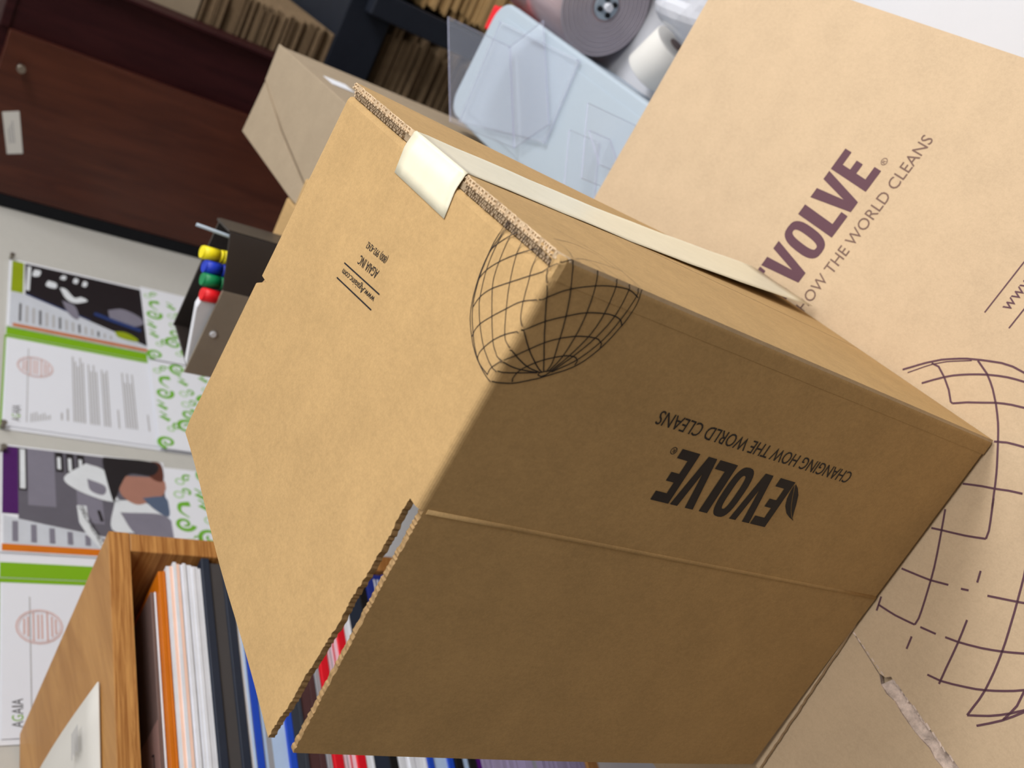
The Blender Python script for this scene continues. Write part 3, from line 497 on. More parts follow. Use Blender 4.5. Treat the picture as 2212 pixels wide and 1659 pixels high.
# open flaps
TH = .004
def crease(mb, a, b, r=.0011):
    mb.tube([Vector(a).lerp(Vector(b), i / 8) for i in range(9)], r, 6)
NU = 120
m = MB(); g = []                                             # top flap (light)
for i in range(NU + 1):
    u = i / NU; row = []; ja = random.uniform(-.0006, .0006) + .0007 * math.sin(i * .23) * math.sin(i * .071 + 1) if 1 < i < NU else 0
    ya = Y0 + .0098 - .0042 * u + ja; yb = .6503 - .0022 * max(0, u - .93) / .07 - (.0135 * (1 - u / .055) if u < .055 else 0)
    for j in range(15):
        v = j / 14; y = ya + (yb - ya) * v; xe = -.3770 + .0265 * v ** 1.15 + .0012 * math.sin(v * 9)
        row.append((XC + (xe - XC) * u, y, Z1 + .0068 * u ** 1.6 * (1 - v) ** 1.3))
    g.append(row)
m.curved(g, (0, 0, -TH), 0, 1); crease(m, (XC - .0002, Y0 + .012, Z1 - .0017), (XC - .0002, .634, Z1 - .0017), .00174)
m.build('top_flap', [M['kraft'], M['edge']], t, local=True)
m = MB(); g = []                                             # front flap (dark face)
for i in range(NU + 1):
    u = i / NU; row = []; jz = random.uniform(-.0005, .0005) if 1 < i < NU else 0
    zb = .0030 + .0100 * u; zt = Z1 - .0040 + .0004 * u + jz
    for j in range(15):
        v = j / 14; xe = -.3858 + .0105 * v ** 1.6; y = Y0 - .0062 * u ** 1.5 * (.75 + .35 * v)
        row.append((XC + (xe - XC) * u, y, zb + (zt - zb) * v))
    g.append(row)
m.curved(g, (0, TH, 0), 0, 1); crease(m, (XC - .0003, Y0 + .0013, .006), (XC - .0003, Y0 + .0013, Z1 - .006), .0022)
m.build('front_flap', [M['kraft'], M['edge']], t, local=True)
m = MB(); m.sheet([(XC, Y1, .006), (-.325, Y1 + .006, .006), (-.325, Y1 + .006, Z1 - .012), (XC - .012, Y1 + .001, Z1 - .002), (XC, Y1, Z1 - .006)], (0, -TH, 0), 0, 1); m.build('rear_flap', [M['kraft'], M['edge']], t, local=True)
m = MB(); q = jag((XC - .030, Y0 + .0006, .0012), (-.3885, Y0 - .0072, .0012), 40, (0, .0004, 0)); m.sheet(q + [Vector((-.386, Y1 - .01, .0012)), Vector((XC, Y1 - .008, .0012)), Vector((XC, Y0 + .006, .0012))], (0, 0, .0034), 0, 1); m.build('under_flap', [M['kraft_pale'], M['kraft_pale']], t, local=True)

# ---------------------------------------------------------------- oak shelf on the left with flat stacked books
F1 = Vector((-.6846, .9604, 0)); SD = Vector((-.4043, -.9146, 0)); SE = Vector((-.9975, .071, 0))
def sh(l, d, z): return F1 + SD * l + SE * d + Vector((0, 0, z))
def shbox(mb, l0, l1, d0, d1, z0, z1, mi=0):
    f = lambda z: [sh(l0, d0, z), sh(l1, d0, z), sh(l1, d1, z), sh(l0, d1, z)]
    mb.hexa(f(z0), f(z1), mi)
SL, ST = .64, 1.3647; SDEP = .325
t = thing('book_shelf', 'oak veneered open shelf unit filled with flat stacked books', 'shelf', sh(0, 0, ZT))
M['oak_edge'] = M['oak']
m = MB(); shbox(m, 0, SL, 0, SDEP, ST - .0235, ST); m.build('top_board', [M['oak_top']], t, .001)
m = MB(); shbox(m, .0005, SL, -.0012, -.0002, ST - .0230, ST - .0003); m.build('edge_banding', [M['oak']], t)
m = MB(); shbox(m, 0, .022, 0, SDEP, ZT, ST - .0240); m.build('side_panel', M['oak'], t, .001)
m = MB(); shbox(m, SL - .022, SL, 0, SDEP, ZT, ST - .0240); m.build('side_panel', M['oak'], t, .001)
m = MB(); shbox(m, .0225, SL - .0225, 0, SDEP, ZT, ZT + .02); m.build('bottom_board', M['oak'], t, .001)
m = MB(); shbox(m, .0225, SL - .0225, SDEP - .008, SDEP - .0005, ZT + .0205, ST - .0240); m.build('back_panel', M['oak'], t)
def book(name, label, z0, z1, l0, l1, d0, d1, kind, c, pages='c_white', stripes=(), ct=.009):
    """kind 'covers': page block between two covers; 'solid': one soft volume; 'pages': loose block with coloured sheets"""
    cat = {'covers': 'book', 'solid': 'booklet', 'pages': 'stack of paper'}[kind]
    t = thing(name, label, cat, sh((l0 + l1) / 2, (d0 + d1) / 2, z0), 'books and papers stacked flat in the oak shelf')
    z0 += .0003; z1 -= .0003
    if kind == 'covers':
        m = MB(); shbox(m, l0, l1, d0, d1, z0, z0 + ct); m.build('lower_cover', M[c], t, .001)
        m = MB(); shbox(m, l0, l1, d0, d1, z1 - ct, z1); m.build('upper_cover', M[c], t, .001)
        m = MB(); a, b = z0 + ct + .0001, z1 - ct - .0001
        cuts = sorted(stripes); k = a
        for f0, f1, mi in cuts:
            shbox(m, l0 + .004, l1 - .003, d0 + .003, d1 - .003, k, a + (b - a) * f0, 0); k = a + (b - a) * f1
            shbox(m, l0 + .004, l1 - .003, d0 + .003, d1 - .003, a + (b - a) * f0, k, mi)
        shbox(m, l0 + .004, l1 - .003, d0 + .003, d1 - .003, k, b, 0)
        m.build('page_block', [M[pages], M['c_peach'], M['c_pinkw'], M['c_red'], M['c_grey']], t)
    elif kind == 'pages':
        n = max(3, int((z1 - z0) / .0035)); m = MB(); h = (z1 - z0) / n
        for i in range(n):
            dl, dd = random.uniform(-.003, .003), random.uniform(-.0015, .0015); f = (i + .5) / n
            mi = next((mm for f0, f1, mm in stripes if f0 <= f < f1), 0)
            shbox(m, l0 + dl, l1 + dl, d0 + dd, d1 + dd, z0 + h * i, z0 + h * (i + 1), mi)
        m.build('page_block', [M[pages], M['c_peach'], M['c_pinkw'], M['c_red'], M['c_grey']], t)
    else:
        m = MB(); shbox(m, l0, l1, d0, d1, z0, z0 + (z1 - z0) * .35, 0); m.build('lower_half', M[pages], t, .0006)
        m = MB(); shbox(m, l0 + .0005, l1 - .0005, d0 + .0005, d1, z0 + (z1 - z0) * .35 + .0001, z1, 0); m.build('cover', M[c], t, .0006)
    return t
book('booklet', 'dull brown soft cover booklet with a white edge on top of the pile', 1.3096, 1.3165, .060, .36, .012, .22, 'solid', 'c_gbrown', 'c_white')
book('booklet', 'bright orange thin booklet second from the top of the pile', 1.3010, 1.3094, .040, .34, .004, .22, 'solid', 'c_orange', 'c_orange')
book('paper_stack', 'white page stack with peach stripes just under the orange booklet', 1.2598, 1.3008, .034, .32, .002, .22, 'pages', 'c_white', 'c_white', ((.06, .13, 1), (.42, .50, 1), (.62, .70, 1), (.86, .9, 1)))
book('binder', 'dark navy ring binder with the shadowed gap under its cover painted as dark grey pages', 1.2237, 1.2596, .0235, .33, .0, .24, 'covers', 'c_navy', 'c_grey_d', (), .0100)  # the dark grey block paints the shade under the cover
book('note_pad', 'thin white pad between the navy binder and the blue book', 1.2159, 1.2235, .040, .33, .003, .22, 'solid', 'c_white', 'c_skyblue')
book('hardcover_book', 'thick bright blue covered book with light blue page edges', 1.1678, 1.2157, .034, .34, .004, .24, 'covers', 'c_blue', 'c_skyblue', ((.60, .82, 4),), .0090)
book('booklet', 'dark slate booklet below the thick blue book', 1.1533, 1.1676, .030, .33, .005, .22, 'solid', 'c_slate', 'c_slate')
book('booklet', 'dark maroon booklet above the red and white book', 1.1306, 1.1531, .036, .33, .008, .22, 'solid', 'c_maroon', 'c_maroon')
book('note_pad', 'thin grey pad lying right on the red book', 1.1242, 1.1304, .040, .33, .006, .22, 'solid', 'c_grey', 'c_grey')
book('hardcover_book', 'red covered book with pinkish white page edges', 1.0828, 1.1240, .032, .34, .002, .24, 'covers', 'c_red', 'c_pinkw', ((.30, .42, 3), (.6, .7, 4)), .0115)
book('note_pad', 'white pad directly under the red book', 1.0719, 1.0826, .036, .33, .003, .22, 'solid', 'c_white', 'c_white')
book('booklet', 'thick dark navy volume above the wide white page stack', 1.0396, 1.0717, .030, .34, .004, .23, 'solid', 'c_navy', 'c_black')
book('paper_stack', 'wide white page stack between the navy volume and the deep blue book', .9998, 1.0394, .105, .34, .004, .22, 'pages', 'c_white', 'c_white', ((.45, .5, 4),))
t = book('booklet', 'small blue booklet with white lines tucked beside the wide white page stack', .9998, 1.0392, .026, .100, .002, .16, 'solid', 'c_blue_deep', 'c_blue')
m = MB()
for k in range(4): m.ribbon([(.034, .012 + .005 * k), (.062 - .004 * k, .012 + .005 * k)], .0022, lambda x, y: sh(x, .0015, 1.0 + y), 0)
m.build('cover_lettering', M['c_white'], t)
book('hardcover_book', 'deep blue book with pale blue pages low in the pile', .9617, .9996, .030, .34, .002, .24, 'covers', 'c_blue', 'c_skyblue', (), .0085)
book('binder', 'black binder between the deep blue book and the purple folder', .9300, .9615, .030, .34, .0, .24, 'covers', 'c_black', 'c_skyblue', (), .011)
book('folder', 'thin purple folder near the bottom of the pile', .9150, .9298, .034, .34, .003, .22, 'solid', 'c_purple', 'c_lav')
book('paper_stack', 'lavender grey page stack at the bottom of the pile', .7505, .9148, .034, .33, .004, .22, 'pages', 'c_lav', 'c_lav', ((.5, .55, 4),))
# label tab and cable inside the top gap
t = thing('paper_slip', 'small brown paper slip with dark writing on the brown booklet', 'paper', sh(.2, .05, 1.3167), None)
m = MB(); m.sheet([sh(.205, .0115, 1.3168), sh(.29, .0115, 1.3168), sh(.29, .09, 1.3205), sh(.205, .09, 1.3190)], (0, 0, .0006), 0)
put_text(m, 'LU', 0, 0, .022, .016, lambda x, y: sh(.232 - x * .4 + y, .024 + x, 1.3183), 1); m.build('slip_sheet', [M['c_slip'], M['ink']], t)
# envelope on the shelf top
t = thing('envelope', 'white envelope with grey address lines lying on top of the oak shelf', 'envelope', (-.87, .75, ST))
a = Vector((-.7806, .8297, ST + .0006)); u = Vector((-.972, .235, 0)); v = Vector((-.43, -.903, 0))
m = MB(); sag = lambda i, j: Vector((0, 0, .003 + .006 * math.sin(i * 2.2) * (1 - j)))
g = [[a + u * (.19 * i / 6) + v * (.24 * j / 6) + sag(i / 6, j / 6) for i in range(7)] for j in range(7)]
m.add([p for r in g for p in r], [(j * 7 + i, j * 7 + i + 1, (j + 1) * 7 + i + 1, (j + 1) * 7 + i) for i in range(6) for j in range(6)], 0, True)
e = m.build('envelope_sheet', M['paper_warm'], t); so = e.modifiers.new('thickness', 'SOLIDIFY'); so.thickness = .002; so.offset = -1
m = MB()
for k in range(5):
    b0 = a + u * (.036 + .0042 * k) + v * .024 + Vector((0, 0, .002)); m.add([b0 + Vector((0, 0, .0095)), b0 + v * (.028 - .004 * (k % 2)) + Vector((0, 0, .0095)), b0 + v * (.028 - .004 * (k % 2)) + u * .0025 + Vector((0, 0, .0095)), b0 + u * .0025 + Vector((0, 0, .0095))], [(0, 1, 2, 3)])
m.build('address_lines', M['grey_txt'], t)

# ---------------------------------------------------------------- folders pinned to the wall
def folder(o, tdeg, label):
    c_, s_ = math.cos(math.radians(tdeg)), math.sin(math.radians(tdeg))
    def fp(a, b, off=0):
        a2 = a / 1000; b2 = b / 1000; ash = a2 - .1 * b2 * (1 if tdeg > 4.5 else .9)
        return wall(o[0] + ash * c_ + b2 * s_, o[1] - ash * s_ + b2 * c_, off)
    return fp
def quad(mb, fp, a0, a1, b0, b1, off, mi): mb.add([fp(a0, b0, off), fp(a1, b0, off), fp(a1, b1, off), fp(a0, b1, off)], [(0, 1, 2, 3)], mi)
def slab(mb, fp, a0, a1, b0, b1, o0, o1, mi): mb.hexa([fp(a0, b0, o0), fp(a1, b0, o0), fp(a1, b1, o0), fp(a0, b1, o0)], [fp(a0, b0, o1), fp(a1, b0, o1), fp(a1, b1, o1), fp(a0, b1, o1)], mi)
def swirl(mb, fp, ca_, cb, r, turns, ph, w0, off, mi, flip=1):
    pts = []
    for i in range(40):
        f = i / 39; a = ph + flip * turns * 2 * math.pi * f; rr = r * (1 - .78 * f); pts.append((ca_ + rr * math.cos(a), cb + rr * math.sin(a)))
    mb.ribbon(pts, lambda f: w0 * (1 - .55 * f), lambda a, b: fp(a, b, off), mi)
def circ(mb, fp, ca_, cb, r, wd, off, mi): mb.ribbon([(ca_ + r * math.cos(t), cb + r * math.sin(t)) for t in [2 * math.pi * i / 20 for i in range(21)]], wd, lambda a, b: fp(a, b, off), mi)
def pocket_print(mb, fp, x0, x1, y0, y1, off, seed):
    rnd = random.Random(seed); x = x0 + 22; k = 0
    while x < x1 - 16:
        for row in (0, 1, 2):
            cx = x + rnd.uniform(-5, 5) + 14 * (row % 2); cy = y0 - 20 - 43 * row + rnd.uniform(-7, 7); kind = (k + row * 2 + rnd.randint(0, 1)) % 4
            if cx > x1 - 16: continue
            if kind == 0: swirl(mb, fp, cx, cy, rnd.uniform(16, 20), 1.3, rnd.uniform(0, 6), 8.5, off, 0, rnd.choice((1, -1)))
            elif kind == 1:
                s_ = rnd.choice((1, -1)); pts = [tuple(q) for q in smooth([(cx - 17, cy - 8 * s_, 0), (cx - 3, cy + 6 * s_, 0), (cx + 13, cy + 4 * s_, 0), (cx + 17, cy - 13 * s_, 0)], 6)]
                mb.ribbon([(min(max(q[0], x0 + 3), x1 - 4), q[1]) for q in pts], lambda f: 2 + 10 * f, lambda a, b: fp(a, b, off), 0)
            elif kind == 2: circ(mb, fp, cx, cy, rnd.uniform(6, 8), 3, off, 1); swirl(mb, fp, cx + 10, cy - 13, 9, 1, rnd.uniform(0, 6), 5, off, 0, 1)
            else: mb.ribbon([(cx - 12, cy - 9), (cx - 3, cy + 7), (cx + 3, cy - 4), (cx + 12, cy + 8)], lambda f: 3 + 7 * (1 - f), lambda a, b: fp(a, b, off), 0)
        x += 36; k += 1
def text_lines(mb, fp, rows, off, mi):
    for a0, a1, b, h in rows: quad(mb, fp, a0, a1, b, b - h, off, mi)
def wall_folder(o, td, label, seed):
    fp = folder(o, td, label)
    t = thing('presentation_folder', label, 'folder', fp(0, -330, .001), 'presentation folders pinned to the left wall')
    m = MB(); slab(m, fp, 0, 274, 2, -388, .0006, .0016, 0); m.build('right_cover', M['paper'], t)
    m = MB(); slab(m, fp, -276, -.8, 2, -388, .0006, .0016, 0); quad(m, fp, -9, -1, 1.5, -258, .0019, 1); quad(m, fp, -276, -.8, 4, 1, .0019, 1); m.build('left_cover', [M['paper'], M['green']], t)
    m = MB(); quad(m, fp, .5, 30, 1.5, -258, .0019, 0); slab(m, fp, -1.6, .6, -258, -388, .0074, .0080, 1); m.build('fold_band', [M['green'], M['dark_txt']], t)
    for nm, a0, a1 in (('right_pocket', 1, 273), ('left_pocket', -275, -2)):
        m = MB(); slab(m, fp, a0, a1, -259, -388, .0062, .0072, 2); pocket_print(m, fp, a0, a1, -259, -388, .0075, seed); m.build(nm, [M['green_swirl'], M['green_pale'], M['paper']], t, fix=False)
    # letter in the left pocket
    L = thing('letter', 'printed letter with a pale red stamp in the ' + ('folder beside the cabinet' if seed == 1 else 'folder behind the oak shelf'), 'letter', fp(-140, -250, .004), 'letters in the folders')
    m = MB(); slab(m, fp, -268, -11, -1.5, -262, .0024, .0032, 0); ff = lambda a, b: fp(a, b, .0035)
    m.ribbon([(-252, -37), (-36, -37)], 1.6, ff, 1)
    put_text(m, 'A', -253, -27, 10, 14, ff, 2); put_text(m, 'G', -243, -27, 9, 14, ff, 4); put_text(m, 'A', -233, -27, 10, 14, ff, 2); put_text(m, 'I', -222, -27, 2.2, 14, ff, 2); put_text(m, 'A', -219, -27, 10, 14, ff, 2)
    text_lines(m, fp, [(-250 + 2 * k, -226 + 3 * (k % 3), -43 - 4.3 * k, 2) for k in range(8)], .0035, 1)
    circ(m, fp, -90, -49, 30, 2, .0036, 3); circ(m, fp, -90, -49, 27, 1, .0036, 3)
    for bb in (-40, -58): quad(m, fp, -116, -64, bb, bb - 2.5, .0036, 3)
    for bb, aa in ((-28, 14), (-33, 18), (-46, 22), (-51, 22), (-64, 18), (-69, 13)): quad(m, fp, -90 - aa, -90 + aa, bb, bb - 2.6, .0036, 3)
    rows = [(-232, -212, -92, 3), (-232, -198, -102, 3)] + [(-232, -36 - 14 * (k % 3), -113 - 4.5 * k, 2.6) for k in range(5)] + [(-232, -52 - 20 * (k % 2), -141 - 4.6 * k, 2.6) for k in range(4)] + [(-232, -62 - 9 * (k % 2), -165 - 4.6 * k, 2.6) for k in range(3)] + [(-232, -178, -190, 2.6)] + [(-228, -60 - 30 * (k % 2), -203 - 4.7 * k, 2.6) for k in range(5)] + [(-228, -180, -244, 2.6)]
    text_lines(m, fp, rows, .0035, 1)
    m.build('letter_sheet', [M['letter'], M['grey_txt'], M['dark_txt'], M['pink_txt'], M['green']], L, fix=False)
    return fp
fp1 = wall_folder((.004, 1.320), 5.3, 'open white folder with a green band pinned beside the brown cabinet', 1)
fp2 = wall_folder((-.600, 1.367), 3.8, 'open white folder with a green band pinned behind the oak shelf', 2)
def blob(mb, fp, pts, off, mi):
    q = smooth([(a, b, 0) for a, b in pts] + [(pts[0][0], pts[0][1], 0)], 5)[:-1]; mb.add([fp(p.x, p.y, off) for p in q], [tuple(range(len(q)))], mi)
b1 = thing('brochure', 'dark photo brochure with a lime green title bar in the wall folder', 'brochure', fp1(145, -250, .004), 'brochures in the folders')
m = MB(); f = fp1
slab(m, f, 24, 264, 1, -262, .0022, .0046, 0)
quad(m, f, 146, 262, -2, -24, .0049, 1)                     # title bar
m.add([f(30, -30, .0049), f(262, -26, .0049), f(262, -262, .0049), f(30, -262, .0049)], [(0, 1, 2, 3)], 2)
m.add([f(30, -2, .0051), f(146, -2, .0051), f(146, -26, .0051), f(112, -112, .0051), f(78, -190, .0051), f(45, -262, .0051), f(30, -262, .0051)], [(0, 1, 2, 3, 4, 5, 6)], 3)   # light column with text
m.add([f(26, -8, .0053), f(36, -8, .0053), f(36, -262, .0053), f(26, -262, .0053)], [(0, 1, 2, 3)], 4)                     # orange strip
for k in range(15): quad(m, f, 46, 108 - 3.6 * k, -18 - 12 * k, -22 - 12 * k, .0055, 8 if k % 3 else 9)
for pts, mi in (([(246, -44), (220, -40), (222, -52), (244, -56)], 5), ([(214, -70), (192, -66), (190, -84), (210, -86)], 5), ([(232, -92), (246, -98), (246, -106), (230, -102)], 5), ([(228, -118), (246, -122), (244, -130), (226, -126)], 5), ([(222, -136), (242, -140), (240, -148), (222, -144)], 5),
                ([(196, -92), (160, -104), (150, -122), (168, -146), (178, -134), (170, -120), (196, -104)], 5), ([(150, -96), (112, -106), (92, -120), (100, -128), (140, -120)], 6),
                ([(150, -186), (116, -192), (104, -226), (124, -256), (150, -250), (166, -216)], 6), ([(76, -196), (58, -204), (54, -238), (66, -240), (80, -218)], 1)):
    blob(m, f, pts, .0057, mi)
m.ribbon([(126, -158), (112, -200), (98, -250)], 13, lambda a, b: f(a, b, .0059), 7)
m.ribbon([(146, -30), (112, -112), (100, -150)], 4, lambda a, b: f(a, b, .0054), 7)
m.ribbon([(252, -34), (160, -32)], 7, lambda a, b: f(a, b, .0058), 5)
m.build('cover_page', [M['c_white'], M['c_ph_olive'], M['c_ph_dark'], M['c_ph_light'], M['c_ph_orange'], M['c_ph_white'], M['c_ph_mid'], M['c_ph_blue'], M['grey_txt'], M['dark_txt']], b1, fix=False)
b2 = thing('brochure', 'grey photo brochure of a worker in a white hard hat with a purple bar', 'brochure', fp2(160, -250, .004), 'brochures in the folders')
m = MB(); f = fp2
slab(m, f, 48, 288, 2, -262, .0022, .0046, 0)
quad(m, f, 128, 284, 0, -23, .0049, 1)
m.add([f(118, -23, .0049), f(284, -23, .0049), f(284, -256, .0049), f(70, -256, .0049)], [(0, 1, 2, 3)], 2)
m.add([f(56, -2, .0049), f(124, -2, .0049), f(110, -60, .0049), f(88, -160, .0049), f(66, -256, .0049), f(56, -256, .0049)], [(0, 1, 2, 3, 4, 5)], 3)
quad(m, f, 50, 64, 0, -256, .0051, 4)
quad(m, f, 182, 282, -24, -36, .0052, 10); quad(m, f, 186, 280, -25.5, -33.5, .0054, 5)                                         # name bar
for k in range(3): quad(m, f, 234 - 2 * k, 282, -80 - 17 * k, -92 - 17 * k, .0053, 10); quad(m, f, 240 - 2 * k, 270, -82.5 - 17 * k, -88 - 17 * k, .0055, 5)
quad(m, f, 150, 284, -37, -78, .0050, 6); quad(m, f, 120, 200, -110, -150, .0050, 6)
for pts, mi in (([(262, -128), (222, -92), (196, -108), (176, -150), (176, -176), (200, -168), (248, -158)], 5), ([(224, -128), (196, -132), (188, -152), (210, -156)], 6), ([(284, -158), (284, -246), (250, -240), (248, -200), (216, -182), (184, -172), (178, -166), (262, -156)], 10),
                ([(240, -182), (242, -254), (206, -254), (186, -232), (172, -206), (188, -184), (214, -178)], 7), ([(284, -226), (284, -256), (238, -256), (240, -238), (262, -228)], 8), ([(190, -216), (196, -256), (150, -256), (166, -232)], 9),
                ([(178, -170), (180, -214), (152, -254), (96, -256), (104, -200), (110, -160)], 5), ([(150, -176), (150, -252), (94, -256), (100, -200)], 11)):
    blob(m, f, pts, .0056 + .00002 * mi, mi)
m.ribbon([(158, -116), (120, -118), (96, -128), (68, -146)], 15, lambda a, b: f(a, b, .0060), 5)
put_text(m, 'CONSTRUCTING', 0, 0, 88, 9, lambda x, y: f(72 + x * .96 - y * .3, -148.5 + x * .345 + y * .9, .0066), 10)
m.ribbon([(150, -142), (126, -146)], 5, lambda a, b: f(a, b, .0059), 10)
for k in range(9): quad(m, f, 70, 112 - 5 * k, -14 - 26 * k, -22 - 26 * k, .0055, 6 if k % 2 else 11)
m.build('cover_page', [M['c_white'], M['c_ph_purple'], M['c_ph_grey'], M['c_ph_light'], M['c_orange'], M['c_ph_white'], M['c_ph_mid'], M['c_ph_skin'], M['c_ph_brown'], M['c_ph_denim'], M['c_ph_dark'], M['c_ph_mid']], b2, fix=False)
for fpn, a, b, lab in ((fp1, 271, 0, 'grey push pin at the cabinet side corner of the folder'), (fp1, -273, 0, 'grey push pin at the far corner of the folder beside the cabinet'), (fp2, 272, 0, 'grey push pin at the near corner of the folder behind the shelf')):
    m = MB(); p = fpn(a, b, .0035); q = p + WN * .009; m.cyl(p, q, .0045, .0035, 12); m.cyl(q, q + WN * .002, .0055, .0055, 12); tag(m.build('push_pin', M['steel']), lab, 'push pin', 'push pins on the wall')

# ---------------------------------------------------------------- brown cabinet in the corner
CY = 2.329
t = thing('cabinet', 'dark mahogany cabinet with a brown door standing in the corner', 'cabinet', (-.58, CY + .25, 0))
m = MB()
m.box((-.815, CY + .021, .06), (-.333, CY + .045, 1.40), 0); m.box((-.8145, CY + .045, 0), (-.335, CY + .112, 1.399), 0)
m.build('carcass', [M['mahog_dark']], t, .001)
m = MB(); m.box((-.842, CY - .002, .0), (-.8155, CY + .016, 1.395)); m.build('wall_gap_shade', M['black'], t)  # black strip paints the shade in the gap between cabinet and wall
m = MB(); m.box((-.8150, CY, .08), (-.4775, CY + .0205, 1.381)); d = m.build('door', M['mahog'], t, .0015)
m = MB(); m.cyl((-.541, CY - .0001, 1.345), (-.541, CY - .014, 1.345), .006, .006, 16); m.cyl((-.541, CY - .0141, 1.345), (-.541, CY - .024, 1.345), .0085, .008, 20); k = m.build('knob', M['steel'], d)
m = MB(); lb = [(-.6430, 1.352), (-.6305, 1.322), (-.716, 1.2915), (-.727, 1.320)]
m.sheet([(x, CY - .0002, z) for x, z in lb], (0, -.001, 0), 0); fq = lambda x, y: Vector((-.716 + x * .93 - y * .38, CY - .0014, 1.2955 + x * .35 + y * .93))
for k_ in range(3): m.ribbon([(.022, .010 + .0045 * k_), (.070 - .008 * k_, .010 + .0045 * k_)], .0022, fq, 1)
m.build('name_label', [M['paper_warm'], M['grey_txt']], d)
m = MB(); m.box((-.340, CY + .003, .06), (-.333, CY + .0205, 1.399)); m.box((-.4770, CY + .015, 1.382), (-.3405, CY + .0205, 1.399)); m.build('right_stile', M['mahog_dark'], t, .001)

# ---------------------------------------------------------------- kraft cartons behind the open carton
def carton(name, label, p0, p1, mk='kraft_grey', tapec=True, yaw=0):
    cx, cy = (p0[0] + p1[0]) / 2, (p0[1] + p1[1]) / 2
    t = thing(name, label, 'cardboard box', (cx, cy, p0[2])); m = MB(); m.box(p0, p1); o = m.build('carton_body', M[mk], t, .003); return t
BZ = 1.15
t = carton('cardboard_carton', 'small greyish kraft carton with a white side label behind the open carton', (-.352, 1.20, ZT + .0005), (-.205, 1.575, BZ - .004))
m = MB(); m.sheet([(-.352, 1.20, BZ - .0038), (-.2035, 1.20, BZ - .0038), (-.2035, 1.577, BZ - .0038), (-.262, 1.577, BZ - .0038), (-.300, 1.44, BZ - .0038), (-.330, 1.30, BZ - .0038)], (0, 0, .0036)); m.build('lid_flap', M['kraft_grey'], t, .001)
m = MB(); m.sheet([(-.356, 1.20, BZ - .0001), (-.331, 1.30, BZ - .0001), (-.301, 1.44, BZ - .0001), (-.263, 1.566, BZ - .0001), (-.3475, 1.572, BZ + .003), (-.3575, 1.318, BZ + .003)], (0, 0, .0030)); m.build('tucked_flap', M['kraft_grey'], t)
m = MB(); m.box((-.2046, 1.405, BZ - .064), (-.2040, 1.445, BZ - .028)); m.build('shipping_label', M['paper'], t)
carton('cardboard_carton', 'taller plain kraft carton touching the open carton, mostly hidden behind it', (-.357, .922, ZT + .0005), (-.268, 1.092, 1.2495), 'kraft')
carton('cardboard_carton', 'plain kraft carton under the pen organizer, hidden behind the open carton', (-.585, 1.095, ZT + .0005), (-.3605, 1.33, 1.155), 'kraft')

# ---------------------------------------------------------------- pen organizer with markers
OZ, OB = 1.28, 1.1555
P0, P1, P2 = Vector((-.5611, 1.1334, 0)), Vector((-.4366, 1.1168, 0)), Vector((-.3772, 1.161, 0))
plan = [P0, P1, P2, Vector((-.382, 1.215, 0)), Vector((-.545, 1.235, 0))]
t = thing('pen_organizer', 'smoky brown plastic pen organizer holding markers and a white card', 'pen holder', (-.47, 1.17, OB))
up = lambda p, z: Vector((p.x, p.y, z))
def wallp(mb, a, b, z0, z1, th, mi=0):
    d = (b - a).normalized(); nrm = Vector((-d.y, d.x, 0)) * th; mb.hexa([up(a, z0), up(b, z0), up(b + nrm, z0), up(a + nrm, z0)], [up(a, z1), up(b, z1), up(b + nrm, z1), up(a + nrm, z1)], mi)
m = MB(); wallp(m, P0, P1, OB, OZ, .003); m.build('front_panel', M['bronze'], t, .0008)
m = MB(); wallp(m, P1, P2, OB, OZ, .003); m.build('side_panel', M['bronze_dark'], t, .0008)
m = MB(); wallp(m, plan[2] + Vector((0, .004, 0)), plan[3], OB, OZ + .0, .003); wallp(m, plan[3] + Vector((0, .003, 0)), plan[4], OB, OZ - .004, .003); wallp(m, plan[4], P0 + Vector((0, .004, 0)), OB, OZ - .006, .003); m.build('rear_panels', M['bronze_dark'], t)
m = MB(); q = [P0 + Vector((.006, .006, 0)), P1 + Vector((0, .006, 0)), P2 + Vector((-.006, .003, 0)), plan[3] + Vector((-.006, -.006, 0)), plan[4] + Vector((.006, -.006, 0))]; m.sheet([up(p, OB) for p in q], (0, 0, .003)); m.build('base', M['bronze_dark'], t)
m = MB(); r0 = P0.lerp(P1, .51); m.cyl(up(r0, 1.2675), up(r0, 1.2675) + Vector((-.0004, -.003, 0)), .0046, .0035, 16); m.build('rivet', M['paper'], t)
t2 = thing('index_card', 'white card standing in the pen organizer', 'card', (-.50, 1.15, OB + .004))
m = MB(); m.sheet([(-.552, 1.1385, 1.2), (-.458, 1.127, 1.2), (-.458, 1.127, 1.2955), (-.47, 1.1285, 1.2970), (-.552, 1.1385, 1.2785)], (.0015, .012, 0)); tag(m.build('card_sheet', M['paper'], t2))
